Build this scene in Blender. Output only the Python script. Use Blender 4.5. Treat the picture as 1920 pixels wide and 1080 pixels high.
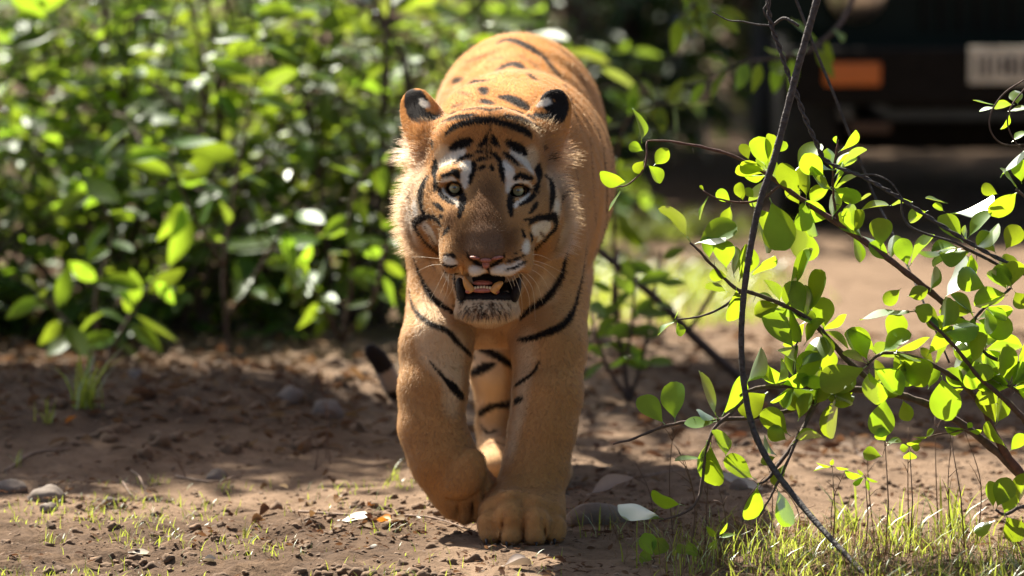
import bpy, bmesh, math, random
import numpy as np
from mathutils import Vector, Matrix, Euler, noise
from mathutils.bvhtree import BVHTree

for _o in list(bpy.data.objects):
    bpy.data.objects.remove(_o, do_unlink=True)
scene = bpy.context.scene
COL = scene.collection
rng = np.random.default_rng(7)
random.seed(7)

# ------------------------------------------------------------------ camera
FPX = 11160.0                       # focal length in pixels of the 1920-wide photograph
CAM_H = 1.54                        # metres above the ground (a seat in a vehicle)
PITCH = math.atan(960.0 / FPX)
cam_data = bpy.data.cameras.new('camera')
cam = bpy.data.objects.new('camera', cam_data)
COL.objects.link(cam)
cam.location = (0, 0, CAM_H)
cam.rotation_euler = (math.pi / 2 - PITCH, 0, 0)
cam_data.sensor_width = 36
cam_data.lens = 36 * FPX / 1920
cam_data.clip_start = 0.5
cam_data.clip_end = 400
cam_data.dof.use_dof = True
cam_data.dof.focus_distance = 11.8
cam_data.dof.aperture_fstop = 3.2
scene.camera = cam

# ------------------------------------------------------------------ sky, sun, exposure
SUN_EL, SUN_AZ = math.radians(50), math.radians(-32)     # azimuth from +Y, negative = to the left
world = bpy.data.worlds.new('World')
scene.world = world
world.use_nodes = True
_nt = world.node_tree
_nt.nodes.clear()
_sky = _nt.nodes.new('ShaderNodeTexSky')
_sky.sky_type = 'NISHITA'
_sky.sun_disc = False
_sky.air_density = 0.8
_sky.dust_density = 3.0
_sky.ozone_density = 0.6
_sky.sun_elevation = SUN_EL
_sky.sun_rotation = SUN_AZ
_bg = _nt.nodes.new('ShaderNodeBackground')
_bg.inputs['Strength'].default_value = 0.05
_out = _nt.nodes.new('ShaderNodeOutputWorld')
_nt.links.new(_sky.outputs[0], _bg.inputs[0])
_nt.links.new(_bg.outputs[0], _out.inputs[0])
sun_data = bpy.data.lights.new('sun', 'SUN')
sun_data.energy = 5.0
sun_data.angle = math.radians(0.53)
sun_data.color = (1.0, 0.93, 0.82)
sun = bpy.data.objects.new('sun', sun_data)
COL.objects.link(sun)
SUN_DIR = Vector((math.sin(SUN_AZ) * math.cos(SUN_EL), math.cos(SUN_AZ) * math.cos(SUN_EL), math.sin(SUN_EL)))
sun.rotation_euler = SUN_DIR.to_track_quat('Z', 'Y').to_euler()
sun.location = SUN_DIR * 30

scene.view_settings.view_transform = 'Standard'
scene.view_settings.look = 'None'
scene.view_settings.gamma = 1
scene.view_settings.use_curve_mapping = False
scene.view_settings.exposure = 1.72
scene.render.engine = 'CYCLES'
cy = scene.cycles
cy.use_denoising = True
try:
    cy.denoiser = 'OPENIMAGEDENOISE'
except Exception:
    pass
cy.max_bounces = 8
cy.diffuse_bounces = 3
cy.glossy_bounces = 4
cy.transmission_bounces = 6
cy.transparent_max_bounces = 8
cy.caustics_reflective = False
cy.caustics_refractive = False
cy.sample_clamp_indirect = 6
cy.use_adaptive_sampling = True
cy.adaptive_threshold = 0.01
scene.render.hair_type = 'STRIP'

# ------------------------------------------------------------------ helpers
CP, SP = math.cos(PITCH), math.sin(PITCH)
def at(px, py, Y):
    """point seen at photo position (px, py) that stands Y metres in front"""
    v = (540.0 - py) / FPX
    d = Y / (CP + v * SP)
    return np.array([(px - 960.0) / FPX * d, Y, CAM_H - d * SP + v * d * CP])
def onz(px, Y, z):
    d = Y * CP + (CAM_H - z) * SP
    return np.array([(px - 960.0) / FPX * d, Y, z])
def ground_at(px, py, z=0.0):
    v = (540.0 - py) / FPX
    d = (CAM_H - z) / (SP - v * CP)
    return np.array([(px - 960.0) / FPX * d, d * (CP + v * SP), z])
def ray(px, py):
    v = (540.0 - py) / FPX
    return Vector(((px - 960.0) / FPX, CP + v * SP, -SP + v * CP)).normalized()
def prad(rpx, Y):
    return rpx * Y / FPX

def tag(o, label=None, cat=None, group=None, kind=None):
    if label: o['label'] = label
    if cat: o['category'] = cat
    if group: o['group'] = group
    if kind: o['kind'] = kind
    return o
def empty(name, loc=(0, 0, 0)):
    o = bpy.data.objects.new(name, None)
    o.empty_display_size = 0.1
    o.location = loc
    COL.objects.link(o)
    return o
def link(name, me, mat=None, parent=None):
    o = bpy.data.objects.new(name, me)
    COL.objects.link(o)
    if mat is not None and len(me.materials) == 0:
        me.materials.append(mat)
    if parent is not None:
        o.parent = parent
        o.matrix_parent_inverse = Matrix.Translation(-Vector(parent.location))
    return o
def mesh_np(name, V, F, mat=None, smooth=True):
    """V (n,3), F (m,3) or (m,4) numpy -> mesh"""
    me = bpy.data.meshes.new(name)
    V = np.asarray(V, np.float32); F = np.asarray(F, np.int32)
    n = F.shape[1]
    me.vertices.add(len(V)); me.vertices.foreach_set('co', V.ravel())
    me.loops.add(F.size); me.loops.foreach_set('vertex_index', F.ravel())
    me.polygons.add(len(F))
    me.polygons.foreach_set('loop_start', np.arange(0, F.size, n, dtype=np.int32))
    me.polygons.foreach_set('loop_total', np.full(len(F), n, np.int32))
    if smooth:
        me.polygons.foreach_set('use_smooth', np.ones(len(F), bool))
    me.update(calc_edges=True)
    if mat is not None:
        me.materials.append(mat)
    return me
class MB:
    """collects simple shapes into one mesh"""
    def __init__(self): self.V = []; self.F = []; self.n = 0
    def add(self, V, F):
        for f in F: self.F.append([i + self.n for i in f])
        self.V += [tuple(map(float, v)) for v in V]; self.n = len(self.V)
    def box(self, c, s, rot=None):
        R = Euler(rot).to_matrix() if rot else None
        V = []
        for dz in (-.5, .5):
            for dx, dy in ((-.5, -.5), (.5, -.5), (.5, .5), (-.5, .5)):
                p = Vector((dx * s[0], dy * s[1], dz * s[2]))
                if R: p = R @ p
                V.append((p.x + c[0], p.y + c[1], p.z + c[2]))
        self.add(V, [(3, 2, 1, 0), (4, 5, 6, 7), (0, 1, 5, 4), (1, 2, 6, 5), (2, 3, 7, 6), (3, 0, 4, 7)])
    def tube(self, pts, rad, seg=8, cap=True):
        pts = [Vector(p) for p in pts]
        if not hasattr(rad, '__len__'): rad = [rad] * len(pts)
        V = []; F = []
        t0 = (pts[1] - pts[0]).normalized()
        a = t0.orthogonal().normalized()
        for i, p in enumerate(pts):
            t = (pts[min(i + 1, len(pts) - 1)] - pts[max(i - 1, 0)]).normalized()
            a = (a - t * a.dot(t)).normalized(); b = t.cross(a)
            for k in range(seg):
                an = 2 * math.pi * k / seg
                V.append(p + (a * math.cos(an) + b * math.sin(an)) * rad[i])
        for i in range(len(pts) - 1):
            for k in range(seg):
                k2 = (k + 1) % seg
                F.append((i * seg + k, i * seg + k2, (i + 1) * seg + k2, (i + 1) * seg + k))
        if cap:
            F.append(tuple(range(seg - 1, -1, -1)))
            F.append(tuple((len(pts) - 1) * seg + k for k in range(seg)))
        self.add(V, F)
    def lathe(self, c, axis, prof, seg=20):
        """prof: list of (along axis, radius)"""
        axis = Vector(axis).normalized(); a = axis.orthogonal().normalized(); b = axis.cross(a); c = Vector(c)
        V = []; F = []
        for h, r in prof:
            for k in range(seg):
                an = 2 * math.pi * k / seg
                V.append(c + axis * h + (a * math.cos(an) + b * math.sin(an)) * max(r, 1e-4))
        for i in range(len(prof) - 1):
            for k in range(seg):
                k2 = (k + 1) % seg
                F.append((i * seg + k, i * seg + k2, (i + 1) * seg + k2, (i + 1) * seg + k))
        F.append(tuple(range(seg - 1, -1, -1))); F.append(tuple((len(prof) - 1) * seg + k for k in range(seg)))
        self.add(V, F)
    def mesh(self, name, mat=None, smooth=True):
        me = bpy.data.meshes.new(name)
        me.from_pydata(self.V, [], self.F)
        if smooth:
            me.polygons.foreach_set('use_smooth', np.ones(len(me.polygons), bool))
        me.update()
        if mat is not None: me.materials.append(mat)
        return me
    def build(self, name, mat=None, parent=None, smooth=True):
        return link(name, self.mesh(name, mat, smooth), None, parent)
def spline(pts, n=6):
    """Catmull-Rom through rows of pts (any width)"""
    P = np.asarray(pts, float)
    if len(P) < 3:
        t = np.linspace(0, 1, n + 1)[:, None]
        return P[0] * (1 - t) + P[-1] * t
    Q = np.vstack([2 * P[0] - P[1], P, 2 * P[-1] - P[-2]])
    out = []
    for i in range(1, len(Q) - 2):
        p0, p1, p2, p3 = Q[i - 1:i + 3]
        for t in np.linspace(0, 1, n, endpoint=False):
            out.append(0.5 * (2 * p1 + (p2 - p0) * t + (2 * p0 - 5 * p1 + 4 * p2 - p3) * t ** 2 + (3 * p1 - p0 - 3 * p2 + p3) * t ** 3))
    out.append(P[-1])
    return np.array(out)
def nrm(v):
    return v / np.maximum(np.linalg.norm(v, axis=-1, keepdims=True), 1e-9)

class NT:
    """small helper to write node materials"""
    def __init__(self, name):
        self.m = bpy.data.materials.new(name); self.m.use_nodes = True
        self.t = self.m.node_tree; self.t.nodes.clear()
        self.out = self.t.nodes.new('ShaderNodeOutputMaterial')
    def n(self, kind, **kw):
        nd = self.t.nodes.new('ShaderNode' + kind)
        for k, v in kw.items():
            if k.startswith('_'): setattr(nd, k[1:], v)
            else: self.set(nd, k.replace('__', ' '), v)
        return nd
    def set(self, nd, key, v):
        sock = nd.inputs[int(key[1:])] if key[0] == 'i' and key[1:].isdigit() else nd.inputs[key]
        if isinstance(v, bpy.types.NodeSocket): self.t.links.new(v, sock)
        else:
            if sock.type == 'RGBA' and len(v) == 3: v = (*v, 1)
            sock.default_value = v
    def ramp(self, fac, stops, interp='LINEAR'):
        nd = self.t.nodes.new('ShaderNodeValToRGB'); cr = nd.color_ramp; cr.interpolation = interp
        while len(cr.elements) < len(stops): cr.elements.new(0.5)
        for e, (p, c) in zip(cr.elements, stops):
            e.position = p; e.color = (*c, 1) if len(c) == 3 else c
        self.t.links.new(fac, nd.inputs[0]); return nd.outputs[0]
    def mix(self, a, b, fac, blend='MIX'):
        nd = self.t.nodes.new('ShaderNodeMix'); nd.data_type = 'RGBA'; nd.blend_type = blend
        for s, v in ((0, fac), (6, a), (7, b)):
            if isinstance(v, bpy.types.NodeSocket): self.t.links.new(v, nd.inputs[s])
            else: nd.inputs[s].default_value = (*v, 1) if hasattr(v, '__len__') and len(v) == 3 else v
        return nd.outputs[2]
    def math(self, op, a, b=0.5):
        nd = self.t.nodes.new('ShaderNodeMath'); nd.operation = op
        for s, v in ((0, a), (1, b)):
            if isinstance(v, bpy.types.NodeSocket): self.t.links.new(v, nd.inputs[s])
            else: nd.inputs[s].default_value = v
        return nd.outputs[0]
    def surf(self, s):
        self.t.links.new(s, self.out.inputs['Surface']); return self.m
def simple(name, col, rough=0.6, noise_scale=None, amount=0.25, bump=0.0, metallic=0.0, spec=0.5):
    k = NT(name)
    p = k.n('BsdfPrincipled', Base__Color=col, Roughness=rough, Metallic=metallic)
    p.inputs['Specular IOR Level'].default_value = spec
    if noise_scale:
        tc = k.n('TexCoord')
        nz = k.n('TexNoise', Vector=tc.outputs['Object'], Scale=noise_scale, Detail=5.0)
        lo = tuple(c * (1 - amount) for c in col); hi = tuple(min(1, c * (1 + amount)) for c in col)
        k.set(p, 'Base Color', k.ramp(nz.outputs[0], [(0.3, lo), (0.7, hi)]))
        if bump:
            b = k.n('Bump', Height=nz.outputs[0], Strength=bump, Distance=0.01)
            k.set(p, 'Normal', b.outputs[0])
    return k.surf(p.outputs[0])
# ================================================================== ground
def vnoise(x, y, seed=0):
    x = np.asarray(x, float); y = np.asarray(y, float)
    xi = np.floor(x).astype(np.int64); yi = np.floor(y).astype(np.int64)
    fx = x - xi; fy = y - yi
    fx = fx * fx * (3 - 2 * fx); fy = fy * fy * (3 - 2 * fy)
    def h(a, b):
        v = (a * 374761393 + b * 668265263 + seed * 1442695041) & 0x7fffffff
        v = ((v ^ (v >> 13)) * 1274126177) & 0x7fffffff
        return ((v ^ (v >> 16)) & 0xffff) / 65535.0
    return (h(xi, yi) * (1 - fx) + h(xi + 1, yi) * fx) * (1 - fy) + (h(xi, yi + 1) * (1 - fx) + h(xi + 1, yi + 1) * fx) * fy
def fbm(x, y, seed=0, oct=4):
    s = 0; a = .5
    for i in range(oct):
        s = s + a * vnoise(x * 2 ** i, y * 2 ** i, seed + i); a *= .5
    return s
def sstep(a, b, x):
    t = np.clip((x - a) / (b - a), 0, 1); return t * t * (3 - 2 * t)
def gh(x, y):
    """height of the ground"""
    x = np.asarray(x, float); y = np.asarray(y, float)
    z = .05 * (fbm(x * .8, y * .8, 3) - .5)
    z = z + .10 * sstep(-.15, -.7, x) * sstep(13.1, 13.7, y) * sstep(15.5, 14.2, y) * (.6 + .8 * vnoise(x * 2, y * 2, 9))
    z = z + .035 * (fbm(x * 6, y * 6, 5, 3) - .45) * sstep(10, 11.5, y)
    rough = sstep(.42, .6, fbm(x * 2.2 + 5, y * 2.2, 12, 3))
    rough = np.maximum(rough * .6, sstep(.0, -.5, x) * sstep(12.7, 12.1, y))
    z = z + rough * .052 * (fbm(x * 19, y * 19, 21, 4) - .42)
    z = z + .006 * (fbm(x * 55, y * 55, 31, 2) - .4)
    pad = np.exp(-(((x - .02) / .16) ** 2 + ((y - 11.97) / .16) ** 2))             # trodden flat under the paw
    for cx, cy in ((-.02, 13.0), (.07, 12.84)):
        pad = np.maximum(pad, np.exp(-(((x - cx) / .12) ** 2 + ((y - cy) / .12) ** 2)))
    pad = np.clip(pad * 1.6, 0, 1)
    far = sstep(40, 70, y) + sstep(20, 50, np.abs(x))
    return z * (1 - pad) * (1 - np.clip(far, 0, 1)) + .001 * pad
def build_ground():
    def axis(segs):
        out = [segs[0][0]]
        for a, b, h in segs:
            n = max(1, int(round((b - a) / h))); out += list(np.linspace(a, b, n + 1)[1:])
        return np.array(out)
    ax = axis([(-90, -8, 8), (-8, -2, .25), (-2.0, 2.0, .014), (2.0, 8, .25), (8, 90, 8)])
    ay = axis([(-20, 8, 2), (8, 10.9, .1), (10.9, 14.2, .014), (14.2, 20, .03), (20, 45, .25), (45, 160, 8)])
    X, Y = np.meshgrid(ax, ay, indexing='ij')
    Z = gh(X, Y)
    V = np.stack([X.ravel(), Y.ravel(), Z.ravel()], 1)
    i = np.arange(len(ax) - 1)[:, None] * len(ay) + np.arange(len(ay) - 1)[None]
    i = i.ravel()
    F = np.stack([i, i + len(ay), i + len(ay) + 1, i + 1], 1)
    k = NT('dry_soil')
    tc = k.n('TexCoord').outputs['Object']
    n1 = k.n('TexNoise', Vector=tc, Scale=1.3, Detail=6.0, Roughness=.6)
    n2 = k.n('TexNoise', Vector=tc, Scale=9.0, Detail=8.0, Roughness=.7)
    n3 = k.n('TexNoise', Vector=tc, Scale=90.0, Detail=5.0, Roughness=.7)
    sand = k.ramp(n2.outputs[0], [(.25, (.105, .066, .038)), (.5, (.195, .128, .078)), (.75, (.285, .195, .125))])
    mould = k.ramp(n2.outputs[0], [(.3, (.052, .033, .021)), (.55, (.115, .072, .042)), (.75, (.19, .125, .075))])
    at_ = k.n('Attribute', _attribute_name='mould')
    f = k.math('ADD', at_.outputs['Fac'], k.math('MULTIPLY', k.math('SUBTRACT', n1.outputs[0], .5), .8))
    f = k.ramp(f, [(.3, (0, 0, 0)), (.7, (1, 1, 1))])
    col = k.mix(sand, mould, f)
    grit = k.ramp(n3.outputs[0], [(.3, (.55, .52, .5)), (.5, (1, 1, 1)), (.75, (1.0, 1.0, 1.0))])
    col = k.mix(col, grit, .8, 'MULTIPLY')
    hsum = k.math('ADD', n2.outputs[0], k.math('MULTIPLY', n3.outputs[0], .45))
    b = k.n('Bump', Height=hsum, Strength=.9, Distance=.018)
    p = k.n('BsdfPrincipled', Base__Color=col, Roughness=.95, Normal=b.outputs[0])
    p.inputs['Specular IOR Level'].default_value = .15
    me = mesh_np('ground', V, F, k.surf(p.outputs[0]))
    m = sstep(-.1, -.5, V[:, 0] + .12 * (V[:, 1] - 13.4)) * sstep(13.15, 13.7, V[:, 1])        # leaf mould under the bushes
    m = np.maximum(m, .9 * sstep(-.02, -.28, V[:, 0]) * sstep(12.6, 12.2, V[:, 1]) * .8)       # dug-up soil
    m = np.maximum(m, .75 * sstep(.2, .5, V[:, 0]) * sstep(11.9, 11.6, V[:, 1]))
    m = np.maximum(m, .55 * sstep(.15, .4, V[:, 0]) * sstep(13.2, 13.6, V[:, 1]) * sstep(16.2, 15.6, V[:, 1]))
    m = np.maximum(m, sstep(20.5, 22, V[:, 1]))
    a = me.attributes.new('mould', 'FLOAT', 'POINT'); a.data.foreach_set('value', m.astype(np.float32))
    o = link('ground', me); tag(o, 'bare sandy soil and leaf mould of a forest track', kind='structure')
    return o
ground = build_ground()
# ================================================================== leaves and shrubs
def leaf_material(name, refl, trans, gloss=.45, rough=.32, mixf=.5, var=.25):
    k = NT(name)
    oi = k.n('ObjectInfo'); tc = k.n('TexCoord').outputs['Object']
    nz = k.n('TexNoise', Vector=tc, Scale=2.5, Detail=4.0)
    geo = k.n('NewGeometry')
    rnd = k.math('ADD', k.math('MULTIPLY', oi.outputs['Random'], .6), k.math('MULTIPLY', geo.outputs['Random Per Island'], .4))
    v = k.math('ADD', k.math('MULTIPLY', k.math('SUBTRACT', rnd, .5), var * 2), 1.0)
    v = k.math('MULTIPLY', v, k.math('ADD', k.math('MULTIPLY', nz.outputs[0], .4), .8))
    hs1 = k.n('HueSaturation', Color=refl, Value=v); hs2 = k.n('HueSaturation', Color=trans, Value=v)
    hue = k.math('ADD', k.math('MULTIPLY', k.math('SUBTRACT', rnd, .5), .045), .5)
    k.set(hs1, 'Hue', hue); k.set(hs2, 'Hue', hue)
    d = k.n('BsdfDiffuse', Color=hs1.outputs[0]); t = k.n('BsdfTranslucent', Color=hs2.outputs[0])
    m = k.n('MixShader', i0=mixf, i1=d.outputs[0], i2=t.outputs[0])
    g = k.n('BsdfGlossy', Roughness=rough); g.inputs['Color'].default_value = (.9, .95, .9, 1)
    fr = k.n('Fresnel', IOR=1.42)
    m2 = k.n('MixShader', i0=k.math('MULTIPLY', fr.outputs[0], gloss), i1=m.outputs[0], i2=g.outputs[0])
    return k.surf(m2.outputs[0])
def leaf_shape(kind, seed, fold=.18, curl=.16, nl=7):
    """leaf of unit length along +Y, base at the origin, facing +Z; returns V, F"""
    r = random.Random(seed)
    V = []; F = []
    fold *= r.uniform(.3, 1.5); curl *= r.uniform(-1, 1.3); tw = r.uniform(-.35, .35); wav = r.uniform(0, .03)
    n = nl
    for i in range(n + 1):
        t = i / n
        if kind == 'round':      # obovate, blunt tip
            w = .325 * math.sin(math.pi / 2 * t / .62) ** 1.1 if t < .62 else .325 * max(0, 1 - ((t - .62) / .38) ** 2) ** .5
            w = max(w, .012 if i < n else .06)
        else:                    # lance shaped, pointed tip
            w = .19 * (math.sin(math.pi * t ** .8) ** .85) if 0 < t < 1 else 0
            w = max(w, .01 if i < n else .002)
        zc = curl * (t - .3 * t * t) * t
        y = .10 + .90 * t
        for sx in (-1, 0, 1):
            z = zc + abs(sx) * w * fold * 2 + sx * w * tw * t + wav * math.sin(9 * t + sx * 2) * abs(sx)
            V.append((sx * w, y, z))
    for i in range(n):
        for c in (0, 1):
            a = i * 3 + c; F.append((a, a + 1, a + 4, a + 3))
    b = len(V)                   # petiole
    for t in (0, .12):
        for an in (0, 2.1, 4.2):
            V.append((.013 * math.cos(an), t, .013 * math.sin(an)))
    for q in range(3): F.append((b + q, b + (q + 1) % 3, b + 3 + (q + 1) % 3, b + 3 + q))
    return V, F
def leaf_mesh(name, kind, seed, mat, **kw):
    V, F = leaf_shape(kind, seed, **kw)
    me = bpy.data.meshes.new(name); me.from_pydata(V, [], F)
    me.polygons.foreach_set('use_smooth', np.ones(len(F), bool)); me.materials.append(mat)
    return me
def frame(b, d, nrm_hint, L, wscale=1.0):
    d = Vector(d).normalized(); n = Vector(nrm_hint); n = (n - d * n.dot(d))
    if n.length < 1e-4: n = d.orthogonal()
    n.normalize(); s = d.cross(n)
    M = Matrix.Identity(4)
    for i in range(3):
        M[i][0] = s[i] * L * wscale; M[i][1] = d[i] * L; M[i][2] = n[i] * L; M[i][3] = b[i]
    return M
def child_at(name, me, parent, M):
    o = bpy.data.objects.new(name, me); COL.objects.link(o); o.parent = parent
    o.matrix_local = Matrix.Translation(-Vector(parent.location)) @ M
    return o
BARK = simple('twig_bark', (.085, .055, .04), .85, 60, .4, .5)
BARK_RED = simple('red_twig_bark', (.11, .05, .035), .8, 80, .35, .4)
BARK_GREY = simple('vine_bark', (.060, .052, .047), .8, 120, .5, .7)
LEAF_FRONT = leaf_material('bright_leaf', (.085, .165, .030), (.38, .54, .016), .42, .42, .53, .38)
LEAF_BUSH = leaf_material('bush_leaf', (.045, .10, .022), (.37, .54, .03), .36, .42, .52, .65)
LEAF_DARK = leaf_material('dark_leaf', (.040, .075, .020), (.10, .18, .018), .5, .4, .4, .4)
def leaf_cloud(name, mats, pos, dirs, nrms, lens, kinds, parent=None, mat=None, seed=0):
    """many leaves joined as one mesh"""
    var = [leaf_shape(kinds, seed + i, nl=4) for i in range(6)]
    Vs = []; Fs = []; off = 0
    pos = np.asarray(pos); dirs = nrm(np.asarray(dirs)); nn = np.asarray(nrms)
    nn = nrm(nn - dirs * (nn * dirs).sum(1)[:, None]); ss = np.cross(dirs, nn)
    which = rng.integers(0, 6, len(pos))
    for v in range(6):
        ids = np.nonzero(which == v)[0]
        if len(ids) == 0: continue
        LV = np.array(var[v][0]); LF = np.array(var[v][1])
        W = pos[ids][:, None] + lens[ids][:, None, None] * (LV[None, :, 0:1] * ss[ids][:, None] + LV[None, :, 1:2] * dirs[ids][:, None] + LV[None, :, 2:3] * nn[ids][:, None])
        Vs.append(W.reshape(-1, 3)); Fs.append((LF[None] + (np.arange(len(ids)) * len(LV))[:, None, None]).reshape(-1, 4) + off)
        off += len(ids) * len(LV)
    me = mesh_np(name, np.vstack(Vs), np.vstack(Fs), mat)
    return link(name, me, None, parent)

# ------------------------------------------------------------------ the sprawling shrub beside the tiger
FRONT_BRANCHES = [   # (material 0 brown / 1 red, [(x, y, depth, radius px)])
 (1, [(1213, 265, 11.74, 1.5), (1245, 264, 11.74, 2), (1300, 272, 11.75, 2.4), (1350, 284, 11.76, 2.8), (1395, 302, 11.78, 3.2), (1440, 328, 11.8, 4), (1500, 372, 11.8, 5), (1560, 412, 11.8, 5.5), (1640, 466, 11.8, 6), (1700, 512, 11.8, 6.3), (1760, 560, 11.82, 6.6), (1804, 602, 11.84, 7), (1822, 650, 11.86, 7), (1836, 710, 11.88, 7.5), (1846, 765, 11.9, 8), (1872, 828, 11.92, 11), (1920, 895, 11.95, 14), (1990, 985, 12.0, 17), (2030, 1060, 12.02, 20)]),
 (1, [(1213, 265, 11.74, 1.8), (1212, 290, 11.73, 1.8), (1206, 318, 11.72, 1.7), (1180, 345, 11.71, 1.5), (1155, 351, 11.71, 1.2)]),
 (0, [(1294, 455, 11.70, 2), (1312, 472, 11.70, 2.6), (1340, 502, 11.71, 3), (1378, 540, 11.72, 3.6), (1400, 546, 11.73, 4), (1440, 560, 11.74, 4.4), (1490, 582, 11.75, 4.6), (1540, 620, 11.77, 5), (1588, 675, 11.79, 5.5), (1640, 722, 11.80, 6)]),
 (0, [(1268, 600, 11.66, 1.6), (1310, 594, 11.67, 2), (1352, 578, 11.69, 2.4), (1390, 546, 11.73, 2.8)]),
 (0, [(1716, 583, 11.70, 2.2), (1755, 614, 11.72, 3), (1800, 662, 11.75, 3.6), (1836, 708, 11.78, 4), (1880, 745, 11.82, 5), (1930, 800, 11.88, 7), (1985, 900, 11.95, 9), (2025, 1050, 12.02, 12)]),
 (0, [(1626, 684, 11.72, 2.4), (1650, 664, 11.73, 3), (1676, 662, 11.74, 3.4), (1718, 671, 11.76, 4), (1764, 692, 11.80, 4.6), (1812, 727, 11.85, 5.2), (1846, 768, 11.9, 6)]),
 (0, [(1150, 832, 11.66, 1.8), (1190, 822, 11.67, 2.4), (1240, 801, 11.69, 2.8), (1290, 791, 11.71, 3.2), (1350, 786, 11.73, 3.6), (1410, 783, 11.75, 4), (1470, 772, 11.77, 4.4), (1530, 752, 11.79, 5), (1580, 728, 11.81, 5)]),
 (0, [(1386, 740, 11.72, 2.6), (1430, 726, 11.73, 4), (1500, 724, 11.75, 5), (1570, 728, 11.78, 6), (1640, 733, 11.80, 7), (1700, 744, 11.82, 8), (1752, 764, 11.84, 9), (1810, 800, 11.88, 10), (1872, 850, 11.93, 12), (1925, 905, 11.96, 14)]),
 (0, [(1400, 744, 11.72, 3.6), (1372, 774, 11.69, 3.4), (1340, 802, 11.67, 3.2), (1324, 842, 11.66, 3.2), (1318, 892, 11.65, 3.2), (1310, 934, 11.64, 3), (1286, 960, 11.62, 2.5), (1236, 978, 11.61, 1.6)]),
 (0, [(1540, 738, 11.78, 5), (1516, 782, 11.74, 5), (1492, 826, 11.71, 4.4), (1462, 868, 11.68, 3.8), (1440, 898, 11.66, 3), (1420, 908, 11.65, 2)]),
 (0, [(1512, 790, 11.74, 3.6), (1496, 820, 11.70, 3.4), (1478, 862, 11.67, 3), (1456, 910, 11.64, 2.6), (1440, 940, 11.63, 2), (1424, 968, 11.62, 1.5)]),
 (0, [(1490, 724, 11.75, 3), (1489, 690, 11.74, 2.6), (1492, 655, 11.73, 2), (1496, 640, 11.73, 1.4)]),
 (1, [(1572, 420, 11.8, 2.6), (1563, 370, 11.79, 2.4), (1562, 320, 11.78, 2), (1568, 285, 11.77, 1.6), (1572, 262, 11.77, 1.2)]),
 (1, [(1318, 358, 11.73, 1.4), (1345, 372, 11.74, 1.8), (1385, 380, 11.75, 2.2), (1425, 374, 11.77, 2.4), (1465, 346, 11.8, 2.6)]),
 (0, [(1806, 464, 11.80, 3.4), (1840, 480, 11.81, 3), (1880, 500, 11.83, 3), (1925, 515, 11.85, 4), (1985, 560, 11.9, 6), (2025, 700, 11.95, 9), (2040, 1000, 12.0, 14)]),
 (0, [(1896, 540, 11.78, 2.4), (1870, 560, 11.79, 2.8), (1842, 580, 11.80, 3.2), (1826, 605, 11.81, 3.2), (1832, 640, 11.82, 3.4), (1862, 672, 11.84, 3.6), (1925, 690, 11.87, 4), (1990, 760, 11.92, 6), (2035, 1010, 12.0, 12)]),
 (0, [(1905, 355, 11.78, 2.4), (1930, 380, 11.8, 3), (1965, 450, 11.84, 4), (1990, 565, 11.9, 5)]),
 (0, [(1890, 722, 11.82, 2.4), (1915, 740, 11.85, 3), (1960, 800, 11.9, 5), (2005, 930, 11.97, 8)]),
 (0, [(1866, 955, 11.70, 2.2), (1885, 965, 11.71, 3), (1915, 950, 11.75, 4), (1960, 960, 11.85, 5), (2010, 1010, 11.97, 7)]),
]
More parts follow.
